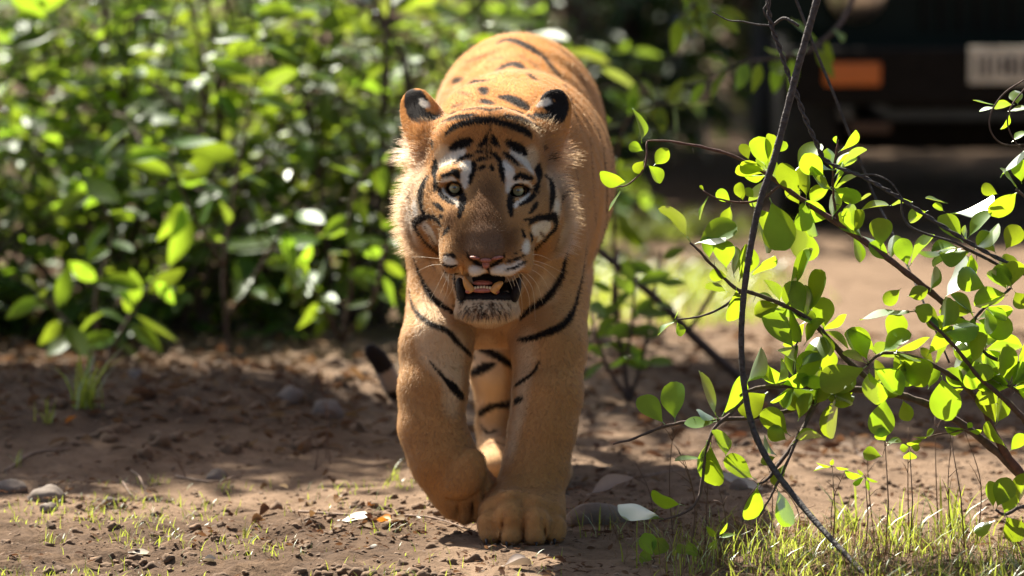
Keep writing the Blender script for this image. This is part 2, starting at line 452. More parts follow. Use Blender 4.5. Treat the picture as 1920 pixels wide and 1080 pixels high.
FRONT_LEAVES = [   # base x, y, tip x, y, visible width (px), depth
 (1203,269,1197,205,20,11.73),(1207,283,1181,272,20,11.73),(1226,311,1249,283,26,11.72),(1208,300,1191,322,20,11.72),(1214,308,1240,338,20,11.72),(1178,342,1128,330,26,11.71),(1165,352,1149,396,9,11.71),
 (1295,454,1247,388,14,11.7),(1405,301,1391,272,20,11.77),(1437,316,1418,262,34,11.78),(1442,312,1443,256,22,11.79),(1455,287,1472,268,16,11.79),(1436,322,1392,305,20,11.78),(1470,345,1420,300,28,11.8),
 (1503,362,1464,312,36,11.78),(1492,320,1535,272,32,11.8),(1547,334,1508,292,36,11.77),(1512,374,1514,312,27,11.78),(1500,386,1480,345,28,11.82),(1443,371,1480,462,52,11.76),(1510,379,1512,426,30,11.78),
 (1496,400,1497,488,42,11.8),(1517,385,1532,438,18,11.79),(1372,381,1346,365,18,11.75),(1394,379,1385,346,16,11.75),(1414,372,1400,355,15,11.76),(1328,368,1309,408,6,11.74),(1320,357,1312,349,6,11.73),(1370,384,1360,420,22,11.75),
 (1303,458,1376,424,42,11.71),(1304,458,1352,434,8,11.69),(1331,488,1320,450,20,11.71),(1362,508,1352,455,34,11.72),(1377,522,1365,470,14,11.72),(1386,528,1405,468,32,11.71),(1408,520,1440,473,22,11.72),(1409,378,1437,466,26,11.77),(1490,540,1520,473,18,11.75),
 (1560,350,1519,369,24,11.78),(1561,352,1610,370,28,11.77),(1617,446,1578,400,32,11.79),(1651,468,1651,412,40,11.79),(1703,502,1690,450,32,11.79),(1704,500,1745,441,16,11.8),(1572,286,1607,253,10,11.77),(1568,270,1566,256,7,11.77),(1563,333,1610,274,12,11.78),
 (1607,397,1660,378,14,11.83),(1668,386,1708,375,10,11.84),(1604,379,1634,372,9,11.84),(1740,395,1703,410,24,11.83),(1777,381,1738,374,10,11.84),(1771,397,1752,383,10,11.83),(1782,401,1859,385,16,11.83),
 (1806,455,1765,407,34,11.79),(1814,448,1850,397,24,11.8),(1812,452,1808,425,12,11.8),(1802,467,1727,479,9,11.79),(1802,466,1752,462,12,11.8),(1798,472,1752,498,14,11.8),
 (1912,356,1860,400,30,11.78),(1868,476,1840,435,30,11.81),(1884,470,1909,426,36,11.81),(1872,365,1846,352,22,11.82),(1908,353,1878,318,14,11.79),(1916,345,1909,300,30,11.8),(1876,333,1906,274,12,11.81),(1898,266,1922,246,10,11.8),
 (1866,196,1826,194,8,11.8),(1866,199,1842,214,8,11.8),(1902,196,1866,201,10,11.8),(1890,209,1921,204,10,11.8),(1894,212,1881,243,12,11.8),(1909,197,1903,168,24,11.8),(1920,215,1945,190,20,11.82),
 (1366,519,1332,514,22,11.71),(1368,548,1325,536,10,11.71),(1381,537,1372,598,32,11.7),(1268,600,1233,624,10,11.66),(1269,602,1278,628,16,11.65),(1265,599,1269,582,3,11.66),
 (1473,570,1521,474,18,11.74),(1511,591,1478,533,44,11.74),(1514,590,1559,522,24,11.75),(1545,622,1539,562,36,11.77),(1491,655,1443,596,36,11.72),(1507,648,1543,602,20,11.74),(1499,692,1542,634,30,11.72),(1497,684,1463,651,22,11.72),
 (1398,722,1437,660,32,11.7),(1456,722,1418,685,28,11.71),(1457,720,1473,677,16,11.72),(1463,722,1512,703,22,11.73),(1492,712,1540,710,26,11.73),(1536,700,1562,664,24,11.79),
 (1629,680,1595,619,40,11.7),(1626,686,1554,731,48,11.69),(1629,692,1633,762,42,11.69),(1636,688,1689,728,34,11.71),(1643,664,1600,612,22,11.74),(1626,682,1583,662,14,11.7),(1650,664,1700,622,26,11.72),(1681,662,1733,717,44,11.72),(1662,636,1690,592,40,11.76),
 (1715,583,1618,598,22,11.69),(1712,580,1746,590,34,11.69),(1700,556,1734,545,26,11.74),(1690,540,1660,568,26,11.76),(1743,548,1760,503,20,11.8),(1768,566,1815,490,24,11.8),(1738,602,1780,608,26,11.75),(1738,668,1778,611,34,11.75),
 (1828,586,1768,580,28,11.79),(1852,542,1800,515,42,11.79),(1890,548,1830,565,36,11.77),(1899,543,1870,500,26,11.78),(1896,540,1907,490,34,11.77),(1902,545,1920,575,30,11.78),(1828,592,1812,628,24,11.8),(1838,670,1820,610,30,11.82),(1847,660,1853,596,18,11.82),
 (1740,730,1758,694,22,11.82),(1765,704,1777,780,56,11.77),(1810,727,1780,695,28,11.83),(1822,724,1815,675,34,11.84),(1881,725,1840,680,20,11.82),(1894,722,1880,655,44,11.81),(1900,690,1847,712,14,11.8),(1896,720,1910,657,16,11.82),(1872,758,1845,735,40,11.84),
 (1247,796,1200,748,38,11.68),(1266,793,1263,720,38,11.68),(1348,786,1293,716,14,11.71),(1354,781,1392,712,26,11.71),(1344,788,1310,770,16,11.72),(1344,790,1288,800,24,11.7),(1440,735,1390,772,46,11.74),(1483,818,1430,775,36,11.69),(1496,790,1517,740,26,11.73),
 (1477,826,1442,805,30,11.68),(1483,834,1535,810,16,11.7),(1458,856,1428,824,14,11.67),(1456,856,1428,866,18,11.67),(1363,862,1346,806,20,11.65),(1332,830,1340,908,38,11.65),(1326,825,1317,888,12,11.66),(1320,858,1269,866,14,11.65),(1418,900,1362,862,28,11.64),
 (1422,907,1403,972,34,11.64),(1478,862,1458,910,14,11.67),(1455,912,1486,980,26,11.63),(1244,974,1165,945,36,11.6),(1284,948,1223,930,18,11.61),(1482,727,1445,750,12,11.74),
 (1568,740,1552,812,34,11.76),(1660,742,1650,815,46,11.75),(1692,748,1706,787,24,11.8),(1866,798,1860,735,40,11.88),(1868,796,1885,750,22,11.87),(1888,840,1850,800,16,11.9),(1893,846,1920,818,24,11.9),
 (1868,954,1890,900,40,11.69),(1863,954,1855,905,26,11.7),(1882,966,1898,928,28,11.7),(1885,965,1912,1010,40,11.69),(1866,976,1828,995,18,11.68),(1908,950,1922,888,30,11.73),
]
def build_front_shrub():
    base = onz(2035, 12.02, 0.0); base[2] = float(gh(base[0], base[1])) - .02
    root = empty('leafy_shrub', base)
    tag(root, 'sprawling thorny shrub with glossy round yellow-green leaves beside the tiger', 'shrub')
    for mt, pts in FRONT_BRANCHES:
        q = spline([(*at(a, b, c), prad(r, c)) for a, b, c, r in pts], 4)
        q[:, :3] += (rng.random((len(q), 3)) - .5) * .0016
        m = MB(); m.tube([p[:3] for p in q], [min(p[3], .0062 + .35 * max(0, p[3] - .0062)) * (1 + .12 * math.sin(i * 2.3)) for i, p in enumerate(q)], 8)
        m.build('branch', (BARK, BARK_RED)[mt], root)
        for i in range(3, len(q) - 2, 5):              # thorns
            if q[i, 3] < .0022 or rng.random() < .45: continue
            d = Vector((rng.normal(), rng.normal() * .6, rng.normal())).normalized()
            mm = MB(); p0 = Vector(q[i, :3]); mm.tube([p0, p0 + d * .010, p0 + d * .017], [.0011, .0006, .0002], 5)
            mm.build('thorn', BARK, root)
    shapes = [leaf_mesh('leaf', 'round', 40 + i, LEAF_FRONT, fold=.22, curl=.34, nl=11) for i in range(14)]
    r = random.Random(5)
    extra = []
    spots = []
    for mt, pts in FRONT_BRANCHES:
        q = spline([tuple(v) for v in pts], 4)
        spots += [v for v in q if 1430 < v[0] < 1925 and 300 < v[1] < 800 and v[3] < 7]
    for _ in range(34):
        s = r.choice(spots); a0 = r.uniform(0, 2 * math.pi)
        for k in range(r.choice((2, 3, 3, 4))):
            a = a0 + k * r.uniform(.5, 1.3); L = r.uniform(40, 72)
            extra.append((s[0], s[1], s[0] + math.cos(a) * L, s[1] - math.sin(a) * L * .9, L * r.uniform(.2, .62), s[2] + r.uniform(-.01, .02)))
    for bx, by, tx, ty, w, Y in FRONT_LEAVES + extra:
        tx = bx + (tx - bx) * 1.06; ty = by + (ty - by) * 1.06; w *= 1.12
        b = Vector(at(bx, by, Y)); tilt = r.uniform(-.5, .5)
        L2 = math.hypot(tx - bx, ty - by)
        t = Vector(at(tx, ty, Y + tilt * prad(L2, Y)))
        d = t - b; L = d.length
        full = .66 * L * FPX / Y
        ratio = min(1.0, w / full)
        ang = math.acos(ratio) * r.choice((-1, 1))
        n = Vector((0, -1, .12))
        n = (n - d.normalized() * n.dot(d.normalized())).normalized()
        n = Matrix.Rotation(ang, 3, d.normalized()) @ n
        if r.random() < .5: n = -n
        ws = max(1.0, w / full)
        child_at('leaf', r.choice(shapes), root, frame(b, d, n, L, ws))
    return root
build_front_shrub()

def vine(name, label, strands, mat, bumps=0, cat='vine', base=None):
    root = empty(name, at(*strands[0][-1][:3]) if base is None else base)
    tag(root, label, cat)
    for pts in strands:
        q = spline([(*at(a, b, c), prad(r, c)) for a, b, c, r in pts], 8)
        m = MB(); m.tube([p[:3] for p in q], [p[3] * (1 + bumps * math.sin(i * 1.7)) for i, p in enumerate(q)], 9)
        m.build('stem', mat, root)
    return root
vine('woody_vine', 'dark straight woody vine stem slanting down in front of the leafy shrub', [[(1570, -130, 11.66, 7.5), (1532, 0, 11.66, 7), (1500, 112, 11.66, 7), (1480, 190, 11.66, 7), (1454, 290, 11.66, 6.8), (1425, 380, 11.66, 6.6), (1407, 465, 11.66, 6.4), (1394, 560, 11.66, 6), (1390, 640, 11.66, 5.8), (1395, 720, 11.66, 6), (1411, 800, 11.65, 6.2), (1442, 866, 11.63, 6.2), (1492, 934, 11.58, 6), (1552, 1004, 11.50, 5.6), (1612, 1068, 11.42, 5), (1660, 1120, 11.36, 4.5)]], BARK_GREY, .06)
def twisted():
    path = spline([(1436, -120, 11.72), (1440, 0, 11.72), (1446, 45, 11.72), (1460, 85, 11.72), (1475, 130, 11.72), (1492, 172, 11.72), (1510, 222, 11.72), (1530, 266, 11.72), (1546, 298, 11.73), (1578, 316, 11.73), (1615, 330, 11.73), (1655, 352, 11.73), (1692, 374, 11.73), (1730, 400, 11.74), (1780, 432, 11.75), (1830, 462, 11.77), (1880, 488, 11.8), (1960, 520, 11.84)], 10)
    P = np.array([at(*p) for p in path])
    root = empty('twisted_vine', P[-1]); tag(root, 'thin grey vine of two strands twisted round each other above the leaves', 'vine')
    for s in (0, 1):
        a = np.arange(len(P)) * .62 + s * math.pi
        Q = P + np.stack([np.cos(a), np.sin(a) * .9, np.sin(a) * .5], 1) * .0030
        m = MB(); m.tube(list(Q), .0027, 8); m.build('strand', BARK_GREY, root)
    for pts in ([(1446, 50, 11.72, 2.6), (1468, 34, 11.71, 2.8), (1484, 40, 11.70, 3), (1498, 49, 11.70, 3)], [(1450, 48, 11.72, 1.8), (1420, 46, 11.72, 1.8), (1390, 40, 11.72, 1.6), (1366, 38, 11.72, 1.4), (1335, 22, 11.72, 1.0)], [(1446, 45, 11.72, 1.8), (1432, 20, 11.71, 1.8), (1440, 0, 11.71, 1.8), (1444, -60, 11.71, 1.8)],
                [(1610, 328, 11.73, 1.8), (1640, 328, 11.72, 1.8), (1670, 342, 11.72, 1.6), (1690, 370, 11.73, 1.5)], [(1690, 372, 11.73, 2), (1692, 400, 11.73, 2.2), (1705, 424, 11.73, 2.4), (1740, 440, 11.74, 2.4), (1790, 455, 11.76, 2.4), (1850, 486, 11.8, 2.4)]):
        q = spline([(*at(a, b, c), prad(r, c)) for a, b, c, r in pts], 5)
        m = MB(); m.tube([p[:3] for p in q], [p[3] for p in q], 7); m.build('tendril', BARK_GREY, root)
twisted()
vine('hanging_creeper', 'thin straight creeper hanging slightly behind the twisted vine', [[(1445, -120, 12.3, 2.6), (1493, 0, 12.3, 2.6), (1520, 70, 12.3, 2.6), (1560, 168, 12.3, 2.6), (1600, 270, 12.3, 2.5), (1640, 368, 12.3, 2.4), (1670, 430, 12.25, 2.2), (1720, 540, 12.1, 2), (1780, 680, 12.0, 2)]], BARK_GREY)
vine('looped_tendril', 'fine wiry tendril curling in a loop beside narrow leaves', [[(1985, 110, 11.78, 1.6), (1920, 150, 11.78, 1.6), (1882, 176, 11.77, 1.6), (1858, 212, 11.77, 1.6), (1857, 244, 11.77, 1.6), (1876, 268, 11.78, 1.6), (1906, 272, 11.79, 1.6), (1940, 268, 11.8, 1.6)], [(1960, 120, 11.78, 1.5), (1920, 168, 11.78, 1.5), (1898, 196, 11.77, 1.5), (1889, 228, 11.77, 1.5), (1900, 260, 11.78, 1.5), (1930, 300, 11.8, 1.5)]], BARK)

# ------------------------------------------------------------------ bushes behind the tiger
BUSH_LEAVES = [leaf_mesh('leaf', 'lance', 80 + i, LEAF_BUSH, fold=.2, curl=.25, nl=6) for i in range(10)]
def bush(name, label, group, px, Y, height, spread, stems, per_twig, nmain, leaf_len=(.05, .085), lean=(0, 0), seed=0, mat=LEAF_BUSH, shapes=BUSH_LEAVES, bare=.12, cat='bush', twigs=7):
    r = np.random.default_rng(seed)
    x0 = float(onz(px, Y, 0)[0]); z0 = float(gh(x0, Y))
    root = empty(name, (x0, Y, z0)); tag(root, label, cat, group)
    pos = []; dr = []; nn = []; ll = []
    for s in range(stems):
        a = 2 * math.pi * (s + r.random() * .8) / stems
        out = spread * (0.35 + .65 * r.random()); h = height * r.uniform(.28, 1.12)
        b = np.array((x0 + .05 * math.cos(a), Y + .05 * math.sin(a), z0 - .03))
        tip = np.array((x0 + out * math.cos(a) + lean[0], Y + out * math.sin(a) * .8 + lean[1], z0 + h))
        mid = (b + tip) / 2 + np.array((.12 * r.normal(), .1 * r.normal(), h * .16))
        q = spline([b, (b * .55 + mid * .45) + r.normal(0, .02, 3), mid, tip], 5)
        rad = np.linspace(.011 + .004 * r.random(), .003, len(q))
        m = MB(); m.tube(list(q), list(rad), 6)
        for t in range(twigs):
            i = int(len(q) * (bare + (1 - bare) * (t + r.random()) / twigs)); i = min(max(i, 1), len(q) - 2)
            d = nrm(np.array((r.normal(), r.normal(), .25 * r.normal() + .15))); L = .22 + .3 * r.random()
            w = spline([q[i], q[i] + d * L * .5 + np.array((0, 0, .03)), q[i] + d * L + np.array((0, 0, -.04 * r.random()))], 4)
            m.tube(list(w), list(np.linspace(.0042, .0014, len(w))), 5)
            tdir = nrm(w[-1] - w[0])
            for k_ in range(per_twig):
                f = (k_ + .5 + .5 * r.random()) / per_twig
                j = min(int(f * (len(w) - 1)), len(w) - 2)
                p = w[j] + (w[j + 1] - w[j]) * (f * (len(w) - 1) - j)
                side = nrm(np.cross(tdir, (0, 0, 1))) * (1 if k_ % 2 else -1)
                d2 = nrm(tdir * .6 + side * .9 + np.array((0, 0, -.35)) + r.normal(0, .3, 3))
                pos.append(p); dr.append(d2); nn.append(np.array((0, 0, 1.0)) + r.normal(0, .5, 3)); ll.append(r.uniform(*leaf_len))
        m.build('stem', BARK, root)
    pos = np.array(pos); dr = np.array(dr); nn = np.array(nn); ll = np.array(ll)
    # the leaves that show largest are parts of their own: near side of the bush and within the picture's height
    score = ll - .02 * (pos[:, 1] - Y) - 10 * (pos[:, 2] > 1.15) + .01 * r.random(len(ll))
    order = np.argsort(-score); main = order[:nmain]; rest = order[nmain:]
    for i in main:
        child_at('leaf', shapes[int(r.integers(len(shapes)))], root, frame(pos[i], dr[i], nn[i], ll[i]))
    if len(rest):
        o = leaf_cloud('foliage', None, pos[rest], dr[rest], nn[rest], ll[rest], 'lance', root, mat, seed + 500)
        tag(o, kind='stuff')
    return root
G1 = 'leafy green bushes along the left side of the track'
for i, (px, Y, h, sp, st, lab) in enumerate((
    (20, 16.5, 1.1, .40, 10, 'leafy bush at the far end of the hedge, above the big grass tuft'),
    (190, 16.9, 1.2, .46, 10, 'broad leafy bush behind the big grass tuft'),
    (350, 16.5, 1.1, .42, 10, 'sunlit leafy bush in the middle of the hedge'),
    (510, 16.9, 1.2, .42, 10, 'tall leafy bush in the hedge beside the drooping sapling'),
    (670, 16.6, 1.1, .38, 10, 'leafy bush right behind the tiger tail tip'),
    (-160, 16.8, 1.2, .46, 9, 'outlying leafy bush next to the far end of the hedge'),
    (-260, 20.4, 1.5, .6, 9, 'taller outlying bush behind the far end of the hedge'),
    (100, 20.6, 1.5, .6, 9, 'taller pale green bush behind the broad leafy bush'),
    (400, 20.9, 1.5, .6, 9, 'taller yellow green bush behind the sunlit leafy bush'),
    (690, 20.3, 1.4, .5, 9, 'taller bush rising behind the left shoulder of the tiger'),
    (930, 19.2, 1.3, .42, 8, 'taller bush rising behind the rump of the tiger'))):
    bush('leafy_bush', lab, G1, px, Y, h, sp, st, 6, 60 if px > -50 else 12, seed=20 + (i if i < 5 else i - 2 if i > 6 else i + 20), twigs=7, leaf_len=(.08, .17), bare=.02)
# ================================================================== vehicle
def build_jeep():
    YF = 20.0                                   # front of the bumper
    cx = float(onz(1872, YF, .5)[0])
    root = empty('safari_jeep', (cx, YF + 1.2, 0)); tag(root, 'dark green open safari jeep standing in the shade on the track', 'jeep')
    green = simple('dark_green_paint', (.006, .012, .008), .5, 3, .2, 0, 0, .12)
    black = simple('black_steel', (.010, .008, .006), .7, 30, .3, .2, 0, .1)
    rubber = simple('tyre_rubber', (.02, .018, .016), .85, 40, .4, .5)
    glass = simple('headlight_glass', (.55, .55, .48), .15)
    chrome = simple('worn_chrome', (.5, .5, .5), .3, 20, .2, 0, 1.0)
    amber = simple('amber_lens', (.55, .13, .012), .3)
    pale = simple('plate_paint', (.62, .56, .43), .5, 20, .12)
    ink = simple('plate_ink', (.05, .045, .04), .6)
    dark = simple('cabin_dark', (.02, .02, .02), .8)
    B = lambda name, c, s, mat, par=root, rot=None, bev=.012: _box(name, (cx + c[0], YF + c[1], c[2]), s, mat, par, rot, bev)
    def _box(name, c, s, mat, par, rot, bev):
        bm = bmesh.new(); bmesh.ops.create_cube(bm, size=1)
        bmesh.ops.scale(bm, vec=s, verts=bm.verts)
        if bev: bmesh.ops.bevel(bm, geom=list(bm.edges), offset=min(bev, min(s) * .45), segments=2, affect='EDGES', profile=.6)
        if rot: bmesh.ops.rotate(bm, matrix=Euler(rot).to_matrix(), verts=bm.verts)
        bmesh.ops.translate(bm, vec=c, verts=bm.verts)
        me = bpy.data.meshes.new(name); bm.to_mesh(me); bm.free(); me.materials.append(mat)
        o = bpy.data.objects.new(name, me); COL.objects.link(o); o.parent = par
        o.matrix_parent_inverse = Matrix.Translation(-Vector(root.location)) if par is root else par.matrix_parent_inverse.copy()
        return o
    body = B('body', (0, 1.75, .74), (1.40, 3.1, .34), green, bev=.05)
    B('bonnet', (0, .78, .97), (1.16, 1.15, .16), green, bev=.05)
    B('grille_panel', (0, .22, .80), (1.24, .06, .40), green, bev=.02)
    for i in range(9):
        B('grille_slat', (-.24 + i * .06, .18, .80), (.016, .03, .24), black, bev=.004)
    for s in (-1, 1):
        m = MB(); m.lathe((cx + s * .47, YF + .165, .815), (0, -1, 0), [(0, .10), (.03, .104), (.045, .098)], 28); ring = m.build('headlight', chrome, root)
        m = MB(); m.lathe((cx + s * .47, YF + .125, .815), (0, -1, 0), [(0, .092), (.012, .085), (.025, .06), (.032, .02)], 28)
        o = m.build('lens', glass, ring); o.matrix_parent_inverse = Matrix.Translation(-Vector(root.location))
        B('wing', (s * .67, .62, .86), (.26, .95, .07), green, bev=.03)
        B('wing_face', (s * .67, .20, .76), (.24, .06, .18), green, bev=.02)
    bumper = B('bumper', (0, 0, .535), (1.46, .12, .19), black, bev=.015)
    for s in (-1, 1):
        B('indicator', (s * .495, -.066, .545), (.19, .03, .078), amber, bev=.01)
        B('reflector', (s * .43, .03, .36), (.14, .02, .035), simple('dull_amber', (.07, .032, .012), .6), bev=.005)
    plate = B('number_plate', (0.055, -.068, .575), (.32, .012, .125), pale, bev=.004)
    for i, (w, h) in enumerate(((.010, .07), (.016, .07), (.008, .07), (.018, .055), (.02, .07), (.012, .06), (.02, .07), (.014, .07), (.018, .06), (.012, .07))):
        o = B('plate_stroke', (-.075 + i * .028, -.0755, .572), (w, .004, h), ink, bev=0)
    B('windscreen_frame', (0, 1.42, 1.40), (1.30, .05, .07), green); B('windscreen_frame', (-.63, 1.40, 1.22), (.05, .05, .42), green); B('windscreen_frame', (.63, 1.40, 1.22), (.05, .05, .42), green)
    B('windscreen_frame', (0, 1.38, 1.04), (1.30, .05, .06), green)
    B('dashboard', (0, 1.6, 1.02), (1.2, .3, .12), dark)
    for s in (-1, 1): B('seat', (s * .32, 2.1, 1.02), (.44, .14, .55), dark, bev=.05)
    B('rear_bench', (0, 2.9, 1.15), (1.2, .14, .5), dark, bev=.05)
    for s in (-1, 1): B('side_panel', (s * .68, 2.3, .98), (.04, 1.9, .22), green)
    B('axle', (0, .62, .30), (1.2, .10, .10), black); B('chassis', (0, 1.7, .46), (.72, 3.0, .10), black)
    for s in (-1, 1):
        B('spring', (s * .40, .62, .36), (.07, .9, .05), black)
        for yy in (.62, 2.65):
            m = MB(); m.lathe((cx + s * .62 + .1, YF + yy, .335), (-1, 0, 0), [(0, .20), (.0, .31), (.02, .335), (.18, .335), (.20, .31), (.20, .20)], 36)
            w = m.build('wheel', rubber, root)
            m = MB(); m.lathe((cx + s * .62 + .1 * s, YF + yy, .335), (s, 0, 0), [(-.12, .19), (.0, .2), (.012, .19), (.0, .12), (.03, .06), (.03, .01)], 24)
            o = m.build('rim', simple('rim_paint', (.10, .10, .095), .5), w); o.matrix_parent_inverse = Matrix.Translation(-Vector(root.location))
            for a in range(24):
                an = 2 * math.pi * a / 24
                pass
build_jeep()
# ================================================================== trees that shade the track
def tree(name, label, x, Y, h, crown_c, crown_r, n, group=None, leaf=(.10, .17), seed=0, mat=LEAF_DARK, low=False):
    r = np.random.default_rng(seed)
    z0 = float(gh(x, Y)); root = empty(name, (x, Y, z0)); tag(root, label, 'tree', group)
    cc = np.array(crown_c); cr = np.array(crown_r)
    m = MB()
    top = np.array((x + .15, Y, h * .62)); q = spline([(x, Y, z0 - .05), (x + .06, Y + .05, h * .3), tuple(top)], 5)
    m.tube(list(q), list(np.linspace(.17, .10, len(q))), 10)
    m.build('trunk', BARK, root)
    cl = []
    for i in range(12):
        d = r.normal(size=3); d /= np.linalg.norm(d); e = cc + d * cr * r.uniform(.45, .9)
        m = MB(); w = spline([top, (top + e) / 2 + np.array((0, 0, .25)), e], 5); m.tube(list(w), list(np.linspace(.07, .012, len(w))), 6)
        m.build('limb', BARK, root); cl += [w[-1], (w[-1] + w[-3]) / 2]
    for i in range(18): 
        d = r.normal(size=3); d /= np.linalg.norm(d); cl.append(cc + d * cr * r.uniform(.2, 1) ** .5)
    cl = np.array(cl); wh = r.integers(0, len(cl), n)
    P = cl[wh] + r.normal(0, 1, (n, 3)) * cr * .24
    D_ = r.normal(size=(n, 3)); D_[:, 2] -= .6
    o = leaf_cloud('crown', None, P, D_, r.normal(0, .6, (n, 3)) + np.array((0, 0, 1)), r.uniform(*leaf, n), 'lance', root, mat, seed + 900)
    tag(o, kind='stuff')
    return root
tree('shade_tree', 'broad tree over the track whose shade falls between the tiger and the jeep', 2.9, 18.6, 4.6, (-.75, 17.75, 4.2), (1.1, .8, .45), 6500, seed=1)
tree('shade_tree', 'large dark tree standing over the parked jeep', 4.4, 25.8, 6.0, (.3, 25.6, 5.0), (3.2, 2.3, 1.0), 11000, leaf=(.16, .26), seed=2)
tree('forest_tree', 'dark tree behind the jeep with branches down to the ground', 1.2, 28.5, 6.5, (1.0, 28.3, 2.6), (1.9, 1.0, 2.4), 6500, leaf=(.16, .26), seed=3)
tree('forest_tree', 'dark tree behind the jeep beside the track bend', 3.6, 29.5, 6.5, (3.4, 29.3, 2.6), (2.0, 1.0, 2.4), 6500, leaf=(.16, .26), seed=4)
tree('forest_tree', 'pale leaved tree far behind the bushes on the left', -1.6, 26.5, 4.5, (-1.5, 26.3, 1.9), (1.6, .9, 1.7), 4200, leaf=(.12, .19), seed=5, mat=LEAF_BUSH)
tree('forest_tree', 'dark tree between the left bushes and the jeep', .35, 23.6, 4.5, (.25, 23.6, 2.2), (.75, .8, 2.0), 4200, leaf=(.12, .2), seed=6)

tree('shade_tree', 'spreading tree over the hedge that keeps the ground below it in shade', -4.6, 18.3, 4.8, (-3.1, 17.0, 4.2), (1.3, 1.15, .4), 11500, seed=7)
for i, (x, Y, h, lab) in enumerate(((.15, 21.2, 1.5, 'dark shrub in the shade behind the tiger rump'), (.62, 24.6, 1.7, 'dark shrub beyond the verge grass beside the jeep'), (-.5, 23.0, 1.7, 'dark shrub behind the tall hedge bushes'), (-1.5, 23.2, 1.6, 'dark shrub at the far end behind the hedge'))):
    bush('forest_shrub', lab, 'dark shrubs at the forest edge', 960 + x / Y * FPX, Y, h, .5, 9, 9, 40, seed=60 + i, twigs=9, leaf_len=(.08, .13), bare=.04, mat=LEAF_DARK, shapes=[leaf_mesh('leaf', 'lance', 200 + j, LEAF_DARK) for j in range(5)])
# ================================================================== small plants, stones, litter
def hz(p):
    p = np.array(p, float); p[2] = float(gh(p[0], p[1])); return p
# ---- sprays of leaves behind the tiger
def spray(name, label, stems, leaves_per, seed, leaf_len=(.06, .09), mat=LEAF_BUSH, shapes=BUSH_LEAVES, group=None, cat='sapling', rise=.8):
    r = np.random.default_rng(seed)
    b0 = at(*stems[0][0][:3]); root = empty(name, b0); tag(root, label, cat, group)
    for pts in stems:
        q = spline([(*at(a, b, c), prad(w, c)) for a, b, c, w in pts], 6)
        m = MB(); m.tube([p[:3] for p in q], [p[3] for p in q], 6); m.build('stem', BARK, root)
        n = leaves_per
        for k_ in range(n):
            f = (.25 + .75 * (k_ + r.random()) / n) * (len(q) - 1); j = min(int(f), len(q) - 2)
            p = q[j, :3] + (q[j + 1, :3] - q[j, :3]) * (f - j)
            t = nrm(q[j + 1, :3] - q[j, :3]); side = np.cross(t, (0, 1, 0)) * (1 if k_ % 2 else -1)
            d = nrm(t * .5 + side * .8 + np.array((0, 0, -.5)) + r.normal(0, .35, 3))
            child_at('leaf', shapes[int(r.integers(len(shapes)))], root, frame(p, d, np.array((0, -.7, .8)) + r.normal(0, .4, 3), r.uniform(*leaf_len)))
    return root
gz_ = lambda px, py: ground_at(px, py)
spray('forest_sapling', 'low dark green sapling growing right behind the tiger', [
    [(1180, 752, 14.62, 6), (1165, 660, 14.6, 5), (1150, 560, 14.55, 4), (1160, 470, 14.5, 2)], [(1180, 752, 14.62, 5), (1205, 670, 14.6, 4), (1225, 560, 14.55, 3), (1240, 470, 14.5, 2)],
    [(1180, 752, 14.62, 5), (1140, 690, 14.5, 4), (1115, 620, 14.45, 3), (1105, 560, 14.4, 2)], [(1170, 690, 14.62, 4), (1185, 610, 14.5, 3), (1190, 520, 14.4, 2)]], 9, 61, (.06, .10), group=None)
spray('fallen_branch', 'dark bare dead branch lying aslant behind the tiger', [[(1395, 715, 14.9, 9), (1310, 640, 14.8, 9), (1230, 560, 14.7, 8), (1165, 505, 14.6, 7), (1105, 455, 14.5, 6)], [(1290, 622, 14.8, 5), (1330, 560, 14.7, 4), (1352, 520, 14.6, 2)]], 0, 62, cat='branch')
spray('hanging_branch', 'leafy green branch hanging in front of the jeep wing', [
    [(1640, -140, 15.2, 6), (1590, 20, 15.1, 5), (1530, 85, 15.0, 4), (1460, 108, 14.9, 3), (1390, 118, 14.8, 2.5), (1310, 158, 14.8, 1.5)]], 16, 63, (.07, .11), cat='branch')
spray('hanging_branch', 'leafy green branch hanging beside the rump of the tiger', [
    [(1330, -160, 15.6, 6), (1310, -20, 15.5, 5), (1290, 20, 15.4, 3), (1270, 30, 15.3, 2)], [(1310, -20, 15.5, 5), (1330, 10, 15.4, 3), (1345, 22, 15.3, 2)]], 9, 64, (.07, .11), cat='branch')
spray('forest_sapling', 'slender sapling with a spray of leaves at the tiger flank', [
    [(1160, 600, 16.0, 5), (1150, 400, 15.8, 4), (1165, 250, 15.6, 3), (1210, 200, 15.4, 2), (1285, 195, 15.3, 1.5)]], 18, 65, (.06, .10))
spray('drooping_sapling', 'young sapling with drooping bright leaves at the edge of the hedge', [
    [(640, 640, 15.9, 5), (660, 520, 15.8, 4), (655, 400, 15.6, 3), (690, 320, 15.4, 2), (740, 300, 15.3, 1.5)], [(640, 640, 15.9, 5), (700, 560, 15.6, 4), (725, 460, 15.5, 3), (760, 420, 15.4, 2)], [(640, 640, 15.9, 5), (600, 560, 15.7, 4), (560, 490, 15.6, 2)]], 16, 66, (.07, .11))

